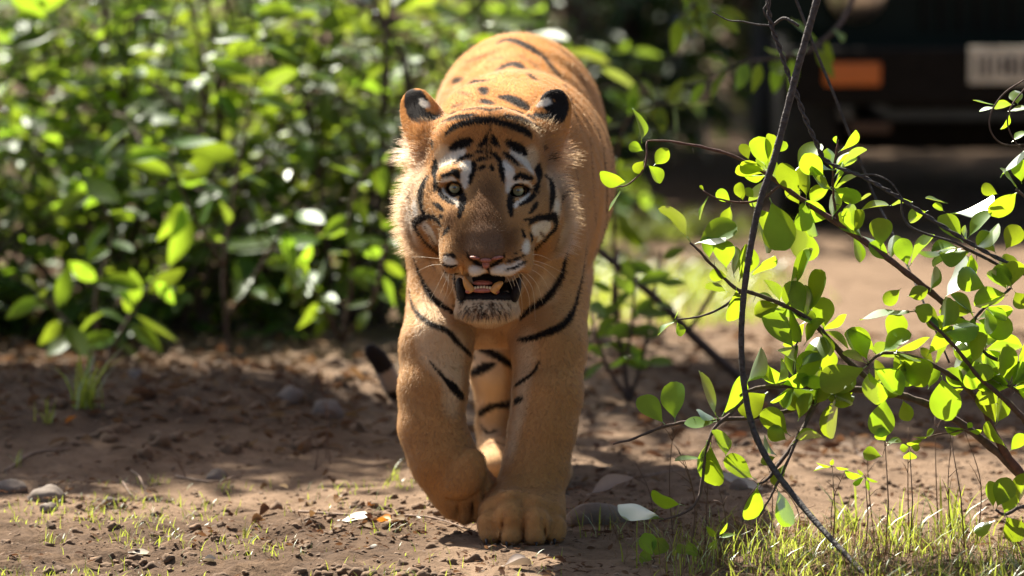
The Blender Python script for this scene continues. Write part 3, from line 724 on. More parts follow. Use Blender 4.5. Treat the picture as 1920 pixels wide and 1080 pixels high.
BIG_LEAVES = [leaf_mesh('leaf', 'lance', 180 + i, LEAF_BUSH, fold=.25, curl=.4, nl=7) for i in range(6)]
spray('forest_sapling', 'sapling with long drooping leaves in front of the broad leafy bush', [[(190, 690, 15.6, 5), (180, 560, 15.5, 4), (210, 430, 15.4, 3), (150, 330, 15.3, 2)], [(190, 690, 15.6, 5), (240, 600, 15.5, 4), (290, 520, 15.4, 2)], [(190, 690, 15.6, 5), (120, 600, 15.4, 4), (60, 540, 15.3, 2)]], 9, 67, (.09, .15), shapes=BIG_LEAVES)
spray('forest_sapling', 'sapling with long pale leaves in front of the sunlit bush', [[(430, 680, 15.8, 5), (420, 500, 15.7, 4), (450, 300, 15.5, 3), (480, 120, 15.4, 2), (470, 20, 15.4, 2)], [(425, 600, 15.8, 4), (500, 480, 15.5, 3), (560, 380, 15.4, 2)], [(420, 500, 15.7, 4), (350, 380, 15.5, 3), (310, 260, 15.4, 2)]], 9, 68, (.09, .15), shapes=BIG_LEAVES)
# ---- grass
GRASS = leaf_material('grass_blade', (.14, .19, .035), (.44, .50, .06), .15, .5, .5, .35)
STRAW = simple('dry_straw', (.22, .135, .07), .9, 40, .35, 0, 0, .1)
def blades(pos, hgt, wid, r, lean=.5):
    n = len(pos); az = r.uniform(0, 2 * math.pi, n); ln = r.uniform(.1, 1, n) * lean
    d = np.stack([np.cos(az), np.sin(az), np.zeros(n)], 1); s = np.stack([-np.sin(az + r.normal(0, .8, n)), np.cos(az), np.zeros(n)], 1)
    V = []
    for t, w in ((0, 1), (.35, .9), (.7, .6), (1, .06)):
        c = pos + d * (hgt * ln * t * t)[:, None] + np.array((0, 0, 1.0)) * (hgt * t * (1 - .25 * ln * t))[:, None]
        V += [c - s * (wid * w * .5)[:, None], c + s * (wid * w * .5)[:, None]]
    V = np.stack(V, 1).reshape(-1, 3)
    b = np.arange(n)[:, None] * 8
    F = np.concatenate([b + np.array((0, 1, 3, 2)), b + np.array((2, 3, 5, 4)), b + np.array((4, 5, 7, 6))], 1).reshape(-1, 4)
    return V, F
def scatter(n, r, fn, x0, x1, y0, y1):
    X = r.uniform(x0, x1, n * 6); Y = r.uniform(y0, y1, n * 6)
    k = r.random(n * 6) < fn(X, Y); X = X[k][:n]; Y = Y[k][:n]
    return np.stack([X, Y, gh(X, Y)], 1)
r_ = np.random.default_rng(77)
def dens_right(X, Y):
    a = sstep(.24, .42, X + .25 * (Y - 11.4)) * sstep(12.35, 11.7, Y)
    return a * (.25 + .75 * (fbm(X * 5, Y * 5, 41, 3) > .42))
def dens_left(X, Y):
    return (fbm(X * 4 + 9, Y * 4, 43, 3) > .52) * sstep(.0, -.1, X) * .8 + .08
P = scatter(1500, r_, dens_right, .1, 1.15, 11.05, 12.4); P[:, 2] -= .004
V, F = blades(P, r_.uniform(.02, .085, len(P)), r_.uniform(.0018, .0036, len(P)), r_, .9)
tag(link('grass', mesh_np('grass', V, F, GRASS)), 'short fresh green grass growing under the leafy shrub', 'grass', kind='stuff')
P = scatter(2400, r_, dens_right, .1, 1.15, 11.05, 12.45); P[:, 2] -= .004
V, F = blades(P, r_.uniform(.02, .10, len(P)), r_.uniform(.001, .002, len(P)), r_, 1.6)
tag(link('dry_grass', mesh_np('dry_grass', V, F, STRAW)), 'thin dry straw mixed into the grass under the shrub', 'straw', kind='stuff')
P = scatter(1100, r_, dens_left, -1.1, .1, 11.3, 12.9); P[:, 2] -= .003
V, F = blades(P, r_.uniform(.010, .034, len(P)), r_.uniform(.0015, .003, len(P)), r_, .9)
tag(link('grass', mesh_np('grass', V, F, GRASS)), 'sparse tiny green grass shoots on the dug-up soil left of the tiger', 'grass', kind='stuff')
def dens_far(X, Y): return (fbm(X * 1.5, Y * 1.5, 47, 3) > .45) * sstep(.95, .55, X - .02 * (Y - 16)) * .9
P = scatter(2600, r_, dens_far, .2, 1.3, 16.6, 21.5)
V, F = blades(P, r_.uniform(.03, .10, len(P)), r_.uniform(.003, .006, len(P)), r_, .9)
tag(link('grass', mesh_np('grass', V, F, GRASS)), 'sunlit yellow-green grass on the verge between the tiger and the jeep', 'grass', kind='stuff')
TUFTS = [(165, 830, 34, .15, 'big dark green grass tuft at the foot of the hedge'), (88, 845, 16, .07, 'small bright grass tuft beside the big tuft'), (742, 905, 12, .055, 'small green grass tuft beside the lifted paw'),
         (90, 1012, 14, .05, 'flat green grass tuft on the dark clods'), (465, 1012, 9, .045, 'small grass tuft on the crumbly soil near the orange dead leaf'), (170, 970, 12, .045, 'low grass tuft beside the pale stones'),
         (30, 885, 10, .06, 'short yellowish grass tuft beside the pale stones'), (1690, 1010, 26, .12, 'tall yellow-green grass tuft under the leafy shrub'), (1590, 985, 22, .11, 'bright grass tuft where the woody vine meets the ground'), (1790, 1000, 22, .13, 'tall thin grass tuft under the thick shrub stem')]
for i, (px, py, n, h, lab) in enumerate(TUFTS):
    g = hz(ground_at(px, py)); rr = np.random.default_rng(300 + i); root = empty('grass_tuft', g); tag(root, lab, 'grass tuft', 'grass tufts on the track')
    for k_ in range(n):
        p = np.array([[*(g[:2] + rr.normal(0, h * .13, 2)), g[2] - .004]])
        V, F = blades(p, np.array([h * rr.uniform(.5, 1.1)]), np.array([h * rr.uniform(.03, .05)]), rr, .8)
        link('blade', mesh_np('blade', V, F, GRASS), None, root)
# ---- thin dry weeds
WEED = simple('dry_weed_stem', (.13, .075, .045), .8, 60, .3)
WEEDS = [(1225, 985, 860, 0), (1262, 1010, 790, 1), (1300, 1015, 850, 0), (1322, 1020, 800, 2), (1357, 1040, 905, 0), (1395, 1005, 890, 1), (1290, 1045, 840, 0), (1445, 1000, 870, 1), (1500, 1010, 900, 0), (1668, 1000, 790, 0), (1705, 1010, 800, 1), (1760, 1000, 780, 0), (1785, 1010, 815, 2), (1830, 1020, 800, 0), (1640, 1000, 830, 1), (1560, 1010, 880, 0), (612, 870, 690, 0), (590, 890, 780, 1), (350, 905, 860, 0), (620, 880, 700, 0)]
for i, (px, py, top, nb) in enumerate(WEEDS):
    rr = np.random.default_rng(400 + i); g = hz(ground_at(px, py)); Y = g[1]
    root = empty('dry_weed', g)
    where = 'on the bare soil left of the lifted paw' if px < 700 else 'beside the half-buried stone and hanging twigs' if px < 1340 else 'near the foot of the woody vine' if px < 1600 else 'in the grass under the thick shrub stems'
    tag(root, ('tall' if py - top > 150 else 'short') + ' thin leafless dry weed stem standing ' + where, 'weed', 'dry weeds ' + where)
    q = spline([g - (0, 0, .005), at(px + rr.normal(0, 8), (py + top) / 2, Y), at(px + rr.normal(0, 18), top, Y + rr.normal(0, .02))], 6)
    m = MB(); m.tube(list(q), list(np.linspace(.0016, .0006, len(q))), 5); m.build('stem', WEED, root)
    for k_ in range(nb + 2):
        j = int(len(q) * rr.uniform(.4, .9)); d = nrm(np.array((rr.normal(), rr.normal() * .5, .8)))
        e = q[j] + d * rr.uniform(.02, .05)
        m = MB(); m.tube([q[j], (q[j] + e) / 2 + (0, 0, .004), e], [.0009, .0007, .0004], 5); m.build('twig', WEED, root)
# ---- small herbs with pale leaves
HERB = [(1560, 880, 'pale small-leaved herb left of the straw under the shrub', [(1558, 876, 1525, 881, 7), (1558, 874, 1562, 860, 12), (1565, 876, 1592, 877, 8), (1560, 876, 1530, 870, 7)]),
        (1622, 905, 'white-lit small herb in the grass under the shrub', [(1622, 895, 1598, 906, 9), (1622, 895, 1648, 902, 9), (1622, 893, 1584, 886, 8), (1624, 898, 1630, 920, 12), (1620, 892, 1608, 880, 8)]),
        (1660, 870, 'young seedling with three bright leaves under the shrub', [(1655, 856, 1618, 848, 24), (1661, 828, 1645, 803, 24), (1660, 830, 1690, 826, 10), (1664, 835, 1685, 822, 9)]),
        (1705, 890, 'tiny seedling with round leaves beside the three-leaved seedling', [(1705, 838, 1687, 842, 14), (1706, 845, 1706, 862, 22), (1706, 836, 1724, 842, 12)]),
        (1810, 850, 'narrow-leaved pale sprig in front of the thick shrub stem', [(1812, 806, 1772, 797, 8), (1812, 808, 1773, 806, 7), (1816, 808, 1840, 808, 8), (1814, 804, 1822, 792, 10), (1735, 822, 1700, 830, 8), (1735, 820, 1752, 806, 10), (1742, 818, 1712, 822, 6)]),
        (1220, 1060, 'blurred dark leafy seedling low at the track edge', [(1225, 1045, 1208, 1000, 30), (1225, 1045, 1245, 1010, 30), (1225, 1050, 1200, 1040, 24)]),
        (1285, 1062, 'round-leaved seedling low at the track edge', [(1285, 1040, 1270, 1020, 30), (1285, 1040, 1305, 1025, 26)]),
        (1345, 1040, 'narrow dark-leaved seedling behind the round-leaved seedling', [(1345, 1010, 1325, 985, 16), (1345, 1010, 1330, 1030, 12), (1348, 1008, 1380, 1000, 14), (1348, 1005, 1362, 978, 12)])]
HERB_LEAF = [leaf_mesh('leaf', 'lance' if i % 2 else 'round', 140 + i, LEAF_FRONT, nl=6) for i in range(4)]
for i, (px, py, lab, lv) in enumerate(HERB):
    g = ground_at(px, min(py + 90, 1050)); Y = min(max(g[1], 11.25), 11.75); g = hz(onz(px, Y, 0)); rr = random.Random(i)
    root = empty('herb', g); tag(root, lab, 'herb')
    c = np.mean([at(a, b, Y) for a, b, *_ in lv], 0)
    m = MB(); m.tube([g - (0, 0, .005), (g + c) / 2 + (.006, 0, 0), c], [.0016, .0013, .0008], 6); m.build('stem', WEED, root)
    for bx, by, tx, ty, w in lv:
        b = Vector(at(bx, by, Y)); t = Vector(at(tx, ty, Y + rr.uniform(-.012, .012))); d = t - b
        m = MB(); m.tube([c, (c + np.array(b)) / 2 + (0, 0, .002), b], [.0008, .0007, .0006], 5); m.build('leaf_stalk', WEED, root)
        full = .55 * d.length * FPX / Y; ratio = min(1, w / full)
        n = Matrix.Rotation(math.acos(ratio) * rr.choice((-1, 1)), 3, d.normalized()) @ Vector((0, -1, .2))
        child_at('leaf', rr.choice(HERB_LEAF), root, frame(b, d, n, d.length, max(1, w / full)))
# ---- stones
STONE = simple('grey_stone', (.17, .135, .105), .9, 18, .35, .6)
def stone(px, py, w, h, lab, seed, sink=.35, name='stone', mat=STONE, cat='stone', group=None, dep=.8):
    rr = random.Random(seed); g = hz(ground_at(px, py)); Y = g[1]; rx = prad(w / 2, Y); rz = prad(h, Y)
    bm = bmesh.new(); bmesh.ops.create_icosphere(bm, subdivisions=3, radius=1)
    o3 = Vector((rr.random() * 50, rr.random() * 50, 0))
    for v in bm.verts:
        f = 1 + .28 * noise.noise(v.co * 1.3 + o3) + .09 * noise.noise(v.co * 4 + o3)
        v.co = Vector((v.co.x * rx * f, v.co.y * rx * dep * f, v.co.z * rz * f))
    me = bpy.data.meshes.new(name); bm.to_mesh(me); bm.free(); me.polygons.foreach_set('use_smooth', np.ones(len(me.polygons), bool))
    o = link(name, me, mat); o.location = g + np.array((0, 0, rz * (1 - 2 * sink) * .5)); o.rotation_euler = (0, 0, rr.uniform(-.4, .4)); tag(o, lab, cat, group)
    return o
for a in ((1118, 985, 120, 34, 'large smooth half-buried stone beside the standing paw', 1), (88, 940, 74, 24, 'pale stone with a dark shaded face among the left stones', 2), (22, 925, 62, 20, 'pale flat stone at the end of the row of left stones', 3),
          (92, 955, 36, 13, 'small white chip of stone below the pale stone', 4), (205, 945, 30, 12, 'small bluish stone in the grass right of the left stones', 5), (408, 905, 40, 18, 'round grey stone on the lit sand', 6),
          (614, 815, 60, 26, 'round brown stone at the edge of the shade', 7), (545, 805, 50, 20, 'low brown stone in the shade left of the round brown stone', 8), (255, 775, 34, 18, 'bluish stone in the leaf mould of the hedge', 9),
          (1050, 935, 34, 18, 'small stone behind the heel of the standing paw', 10), (1385, 925, 40, 16, 'small pale stone under the hanging shrub twigs', 11)):
    stone(*a)
# ---- dead leaves and twigs one can pick out
DEAD = leaf_material('dead_leaf', (.15, .088, .045), (.20, .10, .04), .12, .6, .3, .5)
DEAD_PALE = leaf_material('bleached_leaf', (.50, .42, .34), (.34, .26, .18), .4, .45, .2, .15)
ORANGE = leaf_material('orange_leaf', (.55, .20, .03), (.65, .22, .02), .3, .45, .4, .1)
def dead_leaf(px, py, L, ang, mat, lab, seed, group=None, lift=.006):
    g = hz(ground_at(px, py)); rr = random.Random(seed)
    me = leaf_mesh('dead_leaf', 'round' if seed % 2 else 'lance', 700 + seed, mat, fold=.45, curl=.5, nl=7)
    o = bpy.data.objects.new('dead_leaf', me); COL.objects.link(o)
    a = math.radians(ang); d = Vector((math.cos(a), math.sin(a), rr.uniform(-.05, .15)))
    o.matrix_world = frame(Vector(g) + Vector((0, 0, lift)), d, (rr.uniform(-.4, .4), rr.uniform(-.6, 0), 1), prad(L, g[1])); tag(o, lab, 'dead leaf', group)
for a in ((700, 990, 36, -25, ORANGE, 'bright orange dead leaf on the soil left of the lifted paw', 1), (1100, 940, 90, 5, DEAD_PALE, 'large bleached curled leaf behind the half-buried stone', 2), (240, 1034, 52, 10, DEAD_PALE, 'greyish bleached leaf on the dark clods', 3),
          (375, 1056, 34, 0, DEAD_PALE, 'small white bleached leaf on the crumbly soil', 5), (632, 988, 60, -10, DEAD_PALE, 'pale curled leaf left of the orange dead leaf', 7), (1440, 925, 95, 160, DEAD_PALE, 'long bleached leaf lying under the hanging twigs', 8),
          (688, 962, 22, 60, ORANGE, 'tiny orange leaf fragment near the larger orange leaf', 9), (238, 822, 60, 15, DEAD, 'curled brown leaf on the leaf mould beside the big grass tuft', 4), (120, 845, 28, 40, ORANGE, 'small reddish leaf beside the small bright grass tuft', 6), (940, 1070, 60, 20, DEAD_PALE, 'pale dry leaf in front of the standing paw', 11)):
    dead_leaf(*a)
rr = random.Random(9)
for i in range(46):
    px = rr.uniform(0, 760); py = rr.uniform(735, 870)
    dead_leaf(px, py, rr.uniform(24, 50), rr.uniform(0, 360), DEAD, 'brown dead leaf lying in the shade below the hedge', 20 + i, 'brown dead leaves below the hedge')
for i in range(34):
    px = rr.uniform(420, 760) if i % 2 else rr.uniform(1070, 1500); py = rr.uniform(895, 1000)
    dead_leaf(px, py, rr.uniform(18, 40), rr.uniform(0, 360), DEAD, 'brown dead leaf lying on the ' + ('soil left of the lifted paw' if px < 800 else 'soil right of the standing paw'), 70 + i, 'brown dead leaves left of the paws' if px < 800 else 'brown dead leaves right of the paws')
TW = simple('dead_twig', (.22, .15, .10), .85, 60, .3)
for i, (pts, w, lab) in enumerate(((((10, 895), (60, 872), (130, 868)), 4, 'pale curved stick lying beside the left stones'), (((245, 888), (262, 920), (278, 942)), 2, 'thin dark twig sticking up from the lit sand'), (((330, 900), (400, 918), (445, 905)), 3, 'curved pale twig lying on the lit sand'),
        (((560, 965), (680, 978), (800, 985), (890, 1003)), 3, 'long thin pale stick lying under the lifted paw'), (((700, 885), (760, 880), (820, 888)), 2, 'short pale twig behind the lifted paw'), (((1450, 835), (1540, 852), (1660, 856)), 3, 'long bare twig lying in the shade behind the shrub'), (((1200, 905), (1290, 890), (1380, 900)), 2.4, 'pale twig on the soil behind the hanging twigs'), (((230, 915), (255, 935), (300, 938)), 2, 'thin twig lying right of the left stones'))):
    q = spline([hz(ground_at(a, b)) + np.array((0, 0, .006 + .02 * (k_ % 2) * (i in (1,)))) for k_, (a, b) in enumerate(pts)], 6)
    m = MB(); m.tube(list(q), list(np.linspace(prad(w, 12), prad(w * .5, 12), len(q))), 6)
    o = m.build('dead_twig', TW); tag(o, lab, 'twig')
# ---- uncountable litter, clods and grit
def litter(n, dens, x0, x1, y0, y1, size, mat, lab, seed, name='leaf_litter', kind='lance', cat='leaf litter'):
    r = np.random.default_rng(seed); P = scatter(n, r, dens, x0, x1, y0, y1); n = len(P)
    P[:, 2] += r.uniform(.001, .014, n); az = r.uniform(0, 6.28, n)
    D_ = np.stack([np.cos(az), np.sin(az), r.normal(0, .25, n)], 1)
    o = leaf_cloud(name, None, P, D_, r.normal(0, .45, (n, 3)) + np.array((0, 0, 1)), r.uniform(*size, n), kind, None, mat, seed)
    tag(o, lab, cat, kind='stuff')
litter(3600, lambda X, Y: sstep(-.0, -.35, X + .12 * (Y - 13.4)) * sstep(13.2, 13.8, Y) * .9 + .02, -2.0, .2, 13.0, 18.5, (.025, .06), DEAD, 'dry leaf litter under the hedge', 91)
litter(2300, lambda X, Y: .5 * (fbm(X * 3, Y * 3, 51, 3) > .5) + .05, -1.15, 1.3, 11.1, 13.3, (.008, .026), DEAD, 'crumbs of dry leaf scattered over the soil round the tiger', 92)
litter(900, lambda X, Y: .5 * sstep(.2, .5, X), .1, 1.3, 11.1, 12.3, (.012, .035), DEAD, 'dry leaf crumbs in the grass below the shrub', 93)
litter(1800, lambda X, Y: .6 + 0 * X, -.1, 1.5, 13.4, 16.4, (.02, .06), DEAD, 'dry leaf litter in the shaded band behind the shrub', 94)
def clods(n, dens, x0, x1, y0, y1, size, mat, lab, seed):
    r = np.random.default_rng(seed); P = scatter(n, r, dens, x0, x1, y0, y1); n = len(P)
    bm = bmesh.new(); bmesh.ops.create_icosphere(bm, subdivisions=2, radius=1); v0 = np.array([v.co[:] for v in bm.verts]); f0 = np.array([[v.index for v in f.verts] for f in bm.faces]); bm.free()
    s = size[0] * (size[1] / size[0]) ** (r.random(n) ** 2.2)
    k = 1 + .35 * np.sin(v0[None, :, 0] * 3 + r.uniform(0, 9, (n, 1))) * np.sin(v0[None, :, 2] * 4 + r.uniform(0, 9, (n, 1))) + r.normal(0, .07, (n, len(v0)))
    W = v0[None] * k[:, :, None] * s[:, None, None] * np.array((1, 1, .75)) * r.uniform(.75, 1.25, (n, 1, 3)) + P[:, None]
    F = (f0[None] + (np.arange(n) * len(v0))[:, None, None]).reshape(-1, 3)
    o = link('soil_crumbs', mesh_np('soil_crumbs', W.reshape(-1, 3), F, mat)); tag(o, lab, 'soil', kind='stuff')
CLOD = simple('soil_clod', (.15, .092, .05), .95, 50, .4, .6)
CLOD_P = simple('pale_clod', (.24, .165, .105), .95, 50, .35, .6)
clods(1300, lambda X, Y: sstep(.02, -.2, X) * sstep(12.75, 12.3, Y) * (.15 + .85 * (fbm(X * 4, Y * 4, 61, 3) > .47)), -1.15, .05, 11.15, 12.8, (.002, .016), CLOD, 'dark crumbly soil clods left of the tiger', 95)
clods(1500, lambda X, Y: .4 + 0 * X, -1.2, 1.3, 11.1, 14.0, (.0018, .007), CLOD_P, 'fine pale grit and crumbs over the track', 96)
clods(900, lambda X, Y: .5 * sstep(.05, .2, X), .0, 1.2, 12.2, 13.6, (.002, .010), CLOD, 'dark crumbs right of the standing paw', 97)
clods(900, lambda X, Y: .6 * sstep(-.1, -.5, X), -1.6, .0, 13.2, 16.5, (.004, .03), CLOD, 'soil clods in the shade below the hedge', 98)
# coat marks of the tiger: (tone, edge softness in m, width factor, opacity, [poly-lines of (x, y, half width)])
TIGER_MARKS = [
 ('P', .012, 1, .55, [[(812, 560, 30), (812, 640, 30), (840, 700, 22)], [(860, 520, 40), (910, 600, 50), (960, 560, 45)], [(985, 640, 22), (975, 760, 14), (955, 860, 8)], [(850, 640, 25), (850, 700, 22), (848, 770, 14)], [(800, 520, 25), (1020, 540, 30)]]),
 ('P', .008, 1, .55, [[(905, 640, 25), (915, 700, 30), (920, 800, 25)]]),
 # dusky bridge of the nose
 ('B', .014, 1, .42, [[(914, 340, 22), (912, 400, 30), (910, 450, 42)], [(860, 430, 12), (872, 470, 16)], [(962, 430, 12), (950, 470, 14)], [(846, 400, 10), (838, 430, 14)]]),
 ('G', .010, 1, .55, [[(908, 445, 30), (908, 468, 34)]]),
 # pale fields
 ('P', .010, 1, .9, [[(772, 340, 10), (766, 400, 14), (778, 450, 12)], [(1056, 345, 10), (1062, 405, 14), (1050, 450, 12)]]),
 ('P', .010, 1, .6, [[(790, 320, 14), (780, 380, 14), (782, 410, 12)], [(1036, 330, 14), (1044, 380, 14), (1042, 410, 12)], [(826, 290, 14), (850, 300, 16)], [(1000, 290, 14), (985, 305, 16)]]),
 ('W', .005, 1, .92, [[(828, 308, 8), (843, 300, 11), (860, 289, 8), (868, 284, 5)], [(961, 285, 5), (975, 296, 9), (988, 310, 10), (995, 322, 7)],
   [(776, 380, 5), (780, 400, 7)], [(1045, 382, 7), (1042, 402, 6)],
   [(798, 426, 9), (810, 440, 12), (816, 456, 8)], [(1000, 432, 8), (1015, 430, 13), (1026, 425, 9), (1012, 446, 11)], [(990, 456, 7), (985, 470, 6)],
   [(866, 311, 6), (876, 309, 8), (877, 322, 8), (872, 335, 6), (871, 350, 4)], [(944, 308, 7), (950, 318, 9), (957, 331, 7), (955, 346, 4), (953, 362, 3)],
   [(834, 515, 6), (842, 522, 5)], [(888, 512, 12), (902, 518, 15), (914, 518, 9)], [(926, 516, 9), (938, 512, 13), (954, 508, 9)], [(960, 505, 7), (978, 494, 5)],
   [(836, 488, 7), (850, 496, 7)]]),
 ('P', .006, 1, .5, [[(872, 588, 7), (912, 592, 10), (950, 586, 7)]]),
 ('W', .004, 1, .55, [[(884, 600, 6), (912, 603, 8), (938, 600, 6)]]),
 # thin white rims above and below the eyes
 ('W', .0014, 1, .95, [[(829, 341, 3), (840, 336, 3.5), (853, 338, 3)], [(963, 345, 3), (978, 340, 3.5), (992, 344, 3), (996, 353, 2)],
   [(831, 355, 3), (835, 364, 3.6), (846, 372, 3.8), (857, 379, 4.4), (858, 386, 3)], [(964, 388, 3.6), (974, 379, 4), (985, 371, 3.8), (992, 363, 2.6)]]),
 # eye rims
 ('D', .0012, 1, 1, [[(838, 350, 4), (842, 361, 4), (851, 368, 4.5), (864, 364, 6), (868, 374, 7), (866, 388, 6.5), (863, 400, 5), (861, 409, 2.5)], [(840, 346, 3), (848, 342, 3), (861, 346, 4), (864, 356, 5)],
   [(966, 347, 2.5), (959, 356, 4), (958, 367, 6), (957, 380, 7), (957, 392, 6), (959, 405, 3)], [(962, 369, 5), (970, 370, 4.5), (983, 365, 4.5), (991, 356, 4.5), (981, 348, 3), (968, 347, 3)],
   [(824, 355, 4.5), (827, 366, 4.5), (838, 374, 4.5), (850, 382, 4)], [(974, 385, 2.6), (987, 378, 4.5), (998, 370, 5), (1002, 363, 4)]]),
 # lines across the crown
 ('D', .0018, 2.3, 1, [[(825, 232, 1.6), (847, 222, 2.6), (872, 217, 2.2), (892, 215, 1)], [(947, 217, 1.4), (970, 221, 2.5), (992, 229, 2.6), (1011, 240, 1.4)],
   [(833, 218, 1.4), (867, 208, 2), (900, 204, 2), (919, 207, 2), (942, 204, 1.6), (967, 208, 2), (992, 218, 2), (1003, 226, 1)], [(842, 226, 1), (880, 221, 1.2), (917, 222, 1.2), (955, 222, 1.2), (990, 234, 1)]]),
 # face stripes
 ('D', .0015, 1.1, 1, [
   [(846, 280, 5), (860, 273, 8.5), (875, 268, 8), (885, 265, 4)], [(951, 268, 5), (962, 274, 8), (976, 281, 8.5), (986, 290, 4)],
   [(836, 254, 3), (848, 241, 6), (867, 233, 6.5), (894, 228, 6.5), (917, 228, 5)], [(922, 226, 5), (942, 232, 6), (967, 239, 7), (989, 250, 7), (996, 258, 3)],
   
   
   [(919, 208, 1.2), (919, 250, 1.6)], [(915, 252, 1.6), (907, 269, 5), (897, 275, 2)], [(923, 254, 2), (928, 268, 5), (936, 276, 2)],
   [(913, 256, 1.2), (912, 282, 1.5), (914, 300, 1.4)], [(919, 256, 1.2), (919, 282, 1.5), (919, 300, 1.4)],
   [(892, 286, 2), (905, 284, 4)], [(920, 286, 1.5), (928, 293, 4), (936, 301, 4)], [(893, 301, 2.5), (908, 298, 4)], [(900, 318, 3), (907, 313, 4)], [(921, 313, 4), (925, 320, 2)],
   [(888, 306, 4), (889, 318, 4), (884, 332, 4), (881, 346, 1.8)], [(937, 303, 3.5), (941, 324, 5), (944, 343, 1.8)],
   [(853, 307, 3), (862, 300, 4), (875, 294, 4), (888, 293, 2)], [(946, 289, 4), (957, 296, 5), (966, 305, 4), (972, 312, 2)],
   [(829, 330, 3.6), (842, 327, 4), (853, 322, 6), (859, 333, 4)], [(966, 335, 4), (974, 328, 4), (982, 331, 5.5), (996, 335, 4)],
   [(816, 302, 4), (816, 317, 7), (817, 328, 7), (816, 340, 5), (818, 347, 6.5), (816, 358, 2.5)], [(1011, 309, 3), (1009, 322, 8), (1008, 335, 7), (1007, 348, 6), (1002, 353, 6), (1009, 362, 2.5)],
   [(803, 330, 3), (794, 343, 6), (789, 359, 7), (789, 378, 6), (792, 393, 4), (797, 403, 2)], [(1022, 330, 3), (1033, 341, 6), (1036, 357, 7), (1034, 378, 6), (1030, 399, 2)],
   [(781, 317, 4), (775, 331, 4), (771, 355, 2.6), (769, 378, 2), (769, 396, 2.2), (773, 416, 3)], [(1043, 328, 3), (1048, 342, 4), (1053, 359, 2.5), (1053, 378, 1.5), (1051, 396, 1)],
   [(775, 422, 5), (783, 415, 7), (794, 409, 6), (807, 407, 4.2), (820, 413, 4), (826, 424, 3)], [(779, 428, 5), (788, 441, 3.2), (800, 456, 2.6), (816, 470, 3), (824, 477, 2)],
   [(992, 421, 3), (1000, 413, 4.4), (1011, 408, 5), (1026, 408, 6), (1039, 407, 8), (1042, 419, 7), (1039, 430, 5), (1026, 444, 3.6), (1011, 459, 3), (998, 470, 3)],
   [(812, 380, 2), (822, 387, 4), (831, 395, 3)], [(825, 405, 3.5), (829, 408, 3.5)], [(842, 426, 2.5), (835, 435, 4), (829, 443, 2)],
   [(1007, 380, 3), (1002, 389, 4), (991, 401, 2)], [(983, 412, 2), (996, 412, 3)], [(978, 430, 2), (983, 443, 4)], [(992, 437, 2), (998, 446, 4), (996, 453, 2)],
   [(811, 268, 4.5), (811, 277, 4)], [(790, 288, 3), (789, 294, 2.5)], [(1018, 273, 3), (1021, 282, 3)], [(1029, 295, 4), (1031, 307, 2.6)]]),
 ('B', .002, 1, .8, [[(805, 439, 2), (812, 452, 2.2), (820, 462, 2)], [(797, 425, 1.5), (800, 432, 1.5)], [(1012, 436, 2), (1020, 444, 2)]]),
 # muzzle: nose wings, lip lines
 ('D', .0014, 1, .95, [[(876, 474, 1.6), (880, 484, 2.4), (892, 492, 4), (906, 500, 3)], [(946, 474, 1.4), (943, 484, 2.4), (932, 492, 4), (920, 500, 3)], [(913, 500, 4), (917, 508, 2.4), (918, 520, 1.2)],
   [(832, 478, 2.6), (846, 478, 3), (854, 482, 3)], [(830, 496, 2.6), (844, 500, 3.4), (856, 498, 3)], [(834, 508, 3), (846, 514, 4), (856, 514, 4)],
   [(950, 491, 1.6), (966, 487, 2.6), (984, 478, 1.6)], [(946, 506, 1.6), (964, 502, 2.6), (986, 490, 2)], [(966, 476, 1.5), (968, 475, 1.5)], [(976, 470, 1.5), (977, 469, 1.5)], [(960, 482, 1.2), (961, 481, 1.2)],
   [(852, 520, 6), (858, 545, 7), (866, 566, 6)], [(975, 516, 6), (972, 540, 7), (964, 562, 6)], [(862, 556, 6), (890, 556, 8), (915, 556, 9), (945, 556, 8), (964, 556, 6)], [(864, 536, 10), (900, 540, 14), (930, 540, 14), (962, 536, 10)]]),
 # ears
 ('D', .002, 1, 1, [[(768, 172, 12), (772, 193, 17), (784, 214, 16), (804, 221, 11), (826, 218, 5)], [(782, 180, 14), (792, 196, 12)], [(1050, 176, 14), (1056, 196, 15), (1046, 217, 15), (1022, 221, 11), (1003, 215, 6)], [(1022, 184, 10), (1036, 176, 12)], [(1030, 200, 12), (1040, 200, 12)]]),
 ('W', .003, 1, .85, [[(788, 187, 2), (795, 194, 5), (802, 198, 4)], [(1008, 198, 3), (1018, 194, 6), (1028, 190, 6)]]),
 # neck and breast
 ('D', .0022, 1.2, 1, [[(774, 481, 2), (786, 513, 3), (804, 549, 4.6), (824, 570, 5), (851, 588, 4)], [(764, 534, 1.4), (775, 577, 3), (802, 604, 4.6), (838, 620, 4.8), (860, 644, 4), (889, 671, 3)],
   [(1073, 439, 2), (1061, 484, 3), (1052, 519, 4.6), (1026, 558, 5.6), (996, 579, 5), (977, 596, 3)], [(1100, 454, 1.4), (1094, 507, 2), (1082, 561, 3), (1072, 588, 4.5), (1055, 609, 6), (1029, 622, 6), (998, 633, 5), (973, 636, 3)]]),
 ('B', .004, 1, .5, [[(801, 481, 2.4), (818, 508, 2)], [(1047, 445, 2.4), (1035, 480, 2.4)]]),
 # forelegs and hind leg
 ('D', .0022, 1.3, 1, [[(807, 678, 1), (833, 709, 3), (851, 727, 7), (867, 744, 5)], [(1011, 678, 1), (998, 700, 2.6), (967, 722, 3.6)], [(978, 747, 4), (966, 752, 5)],
   [(895, 651, 4), (927, 664, 6), (958, 684, 5)], [(884, 700, 5), (904, 691, 7), (927, 682, 3)], [(898, 776, 5), (922, 762, 6), (953, 758, 7)], [(900, 793, 1), (913, 811, 2), (931, 807, 1.6)], [(913, 833, 1), (927, 829, 2), (949, 836, 2)]]),
 # back
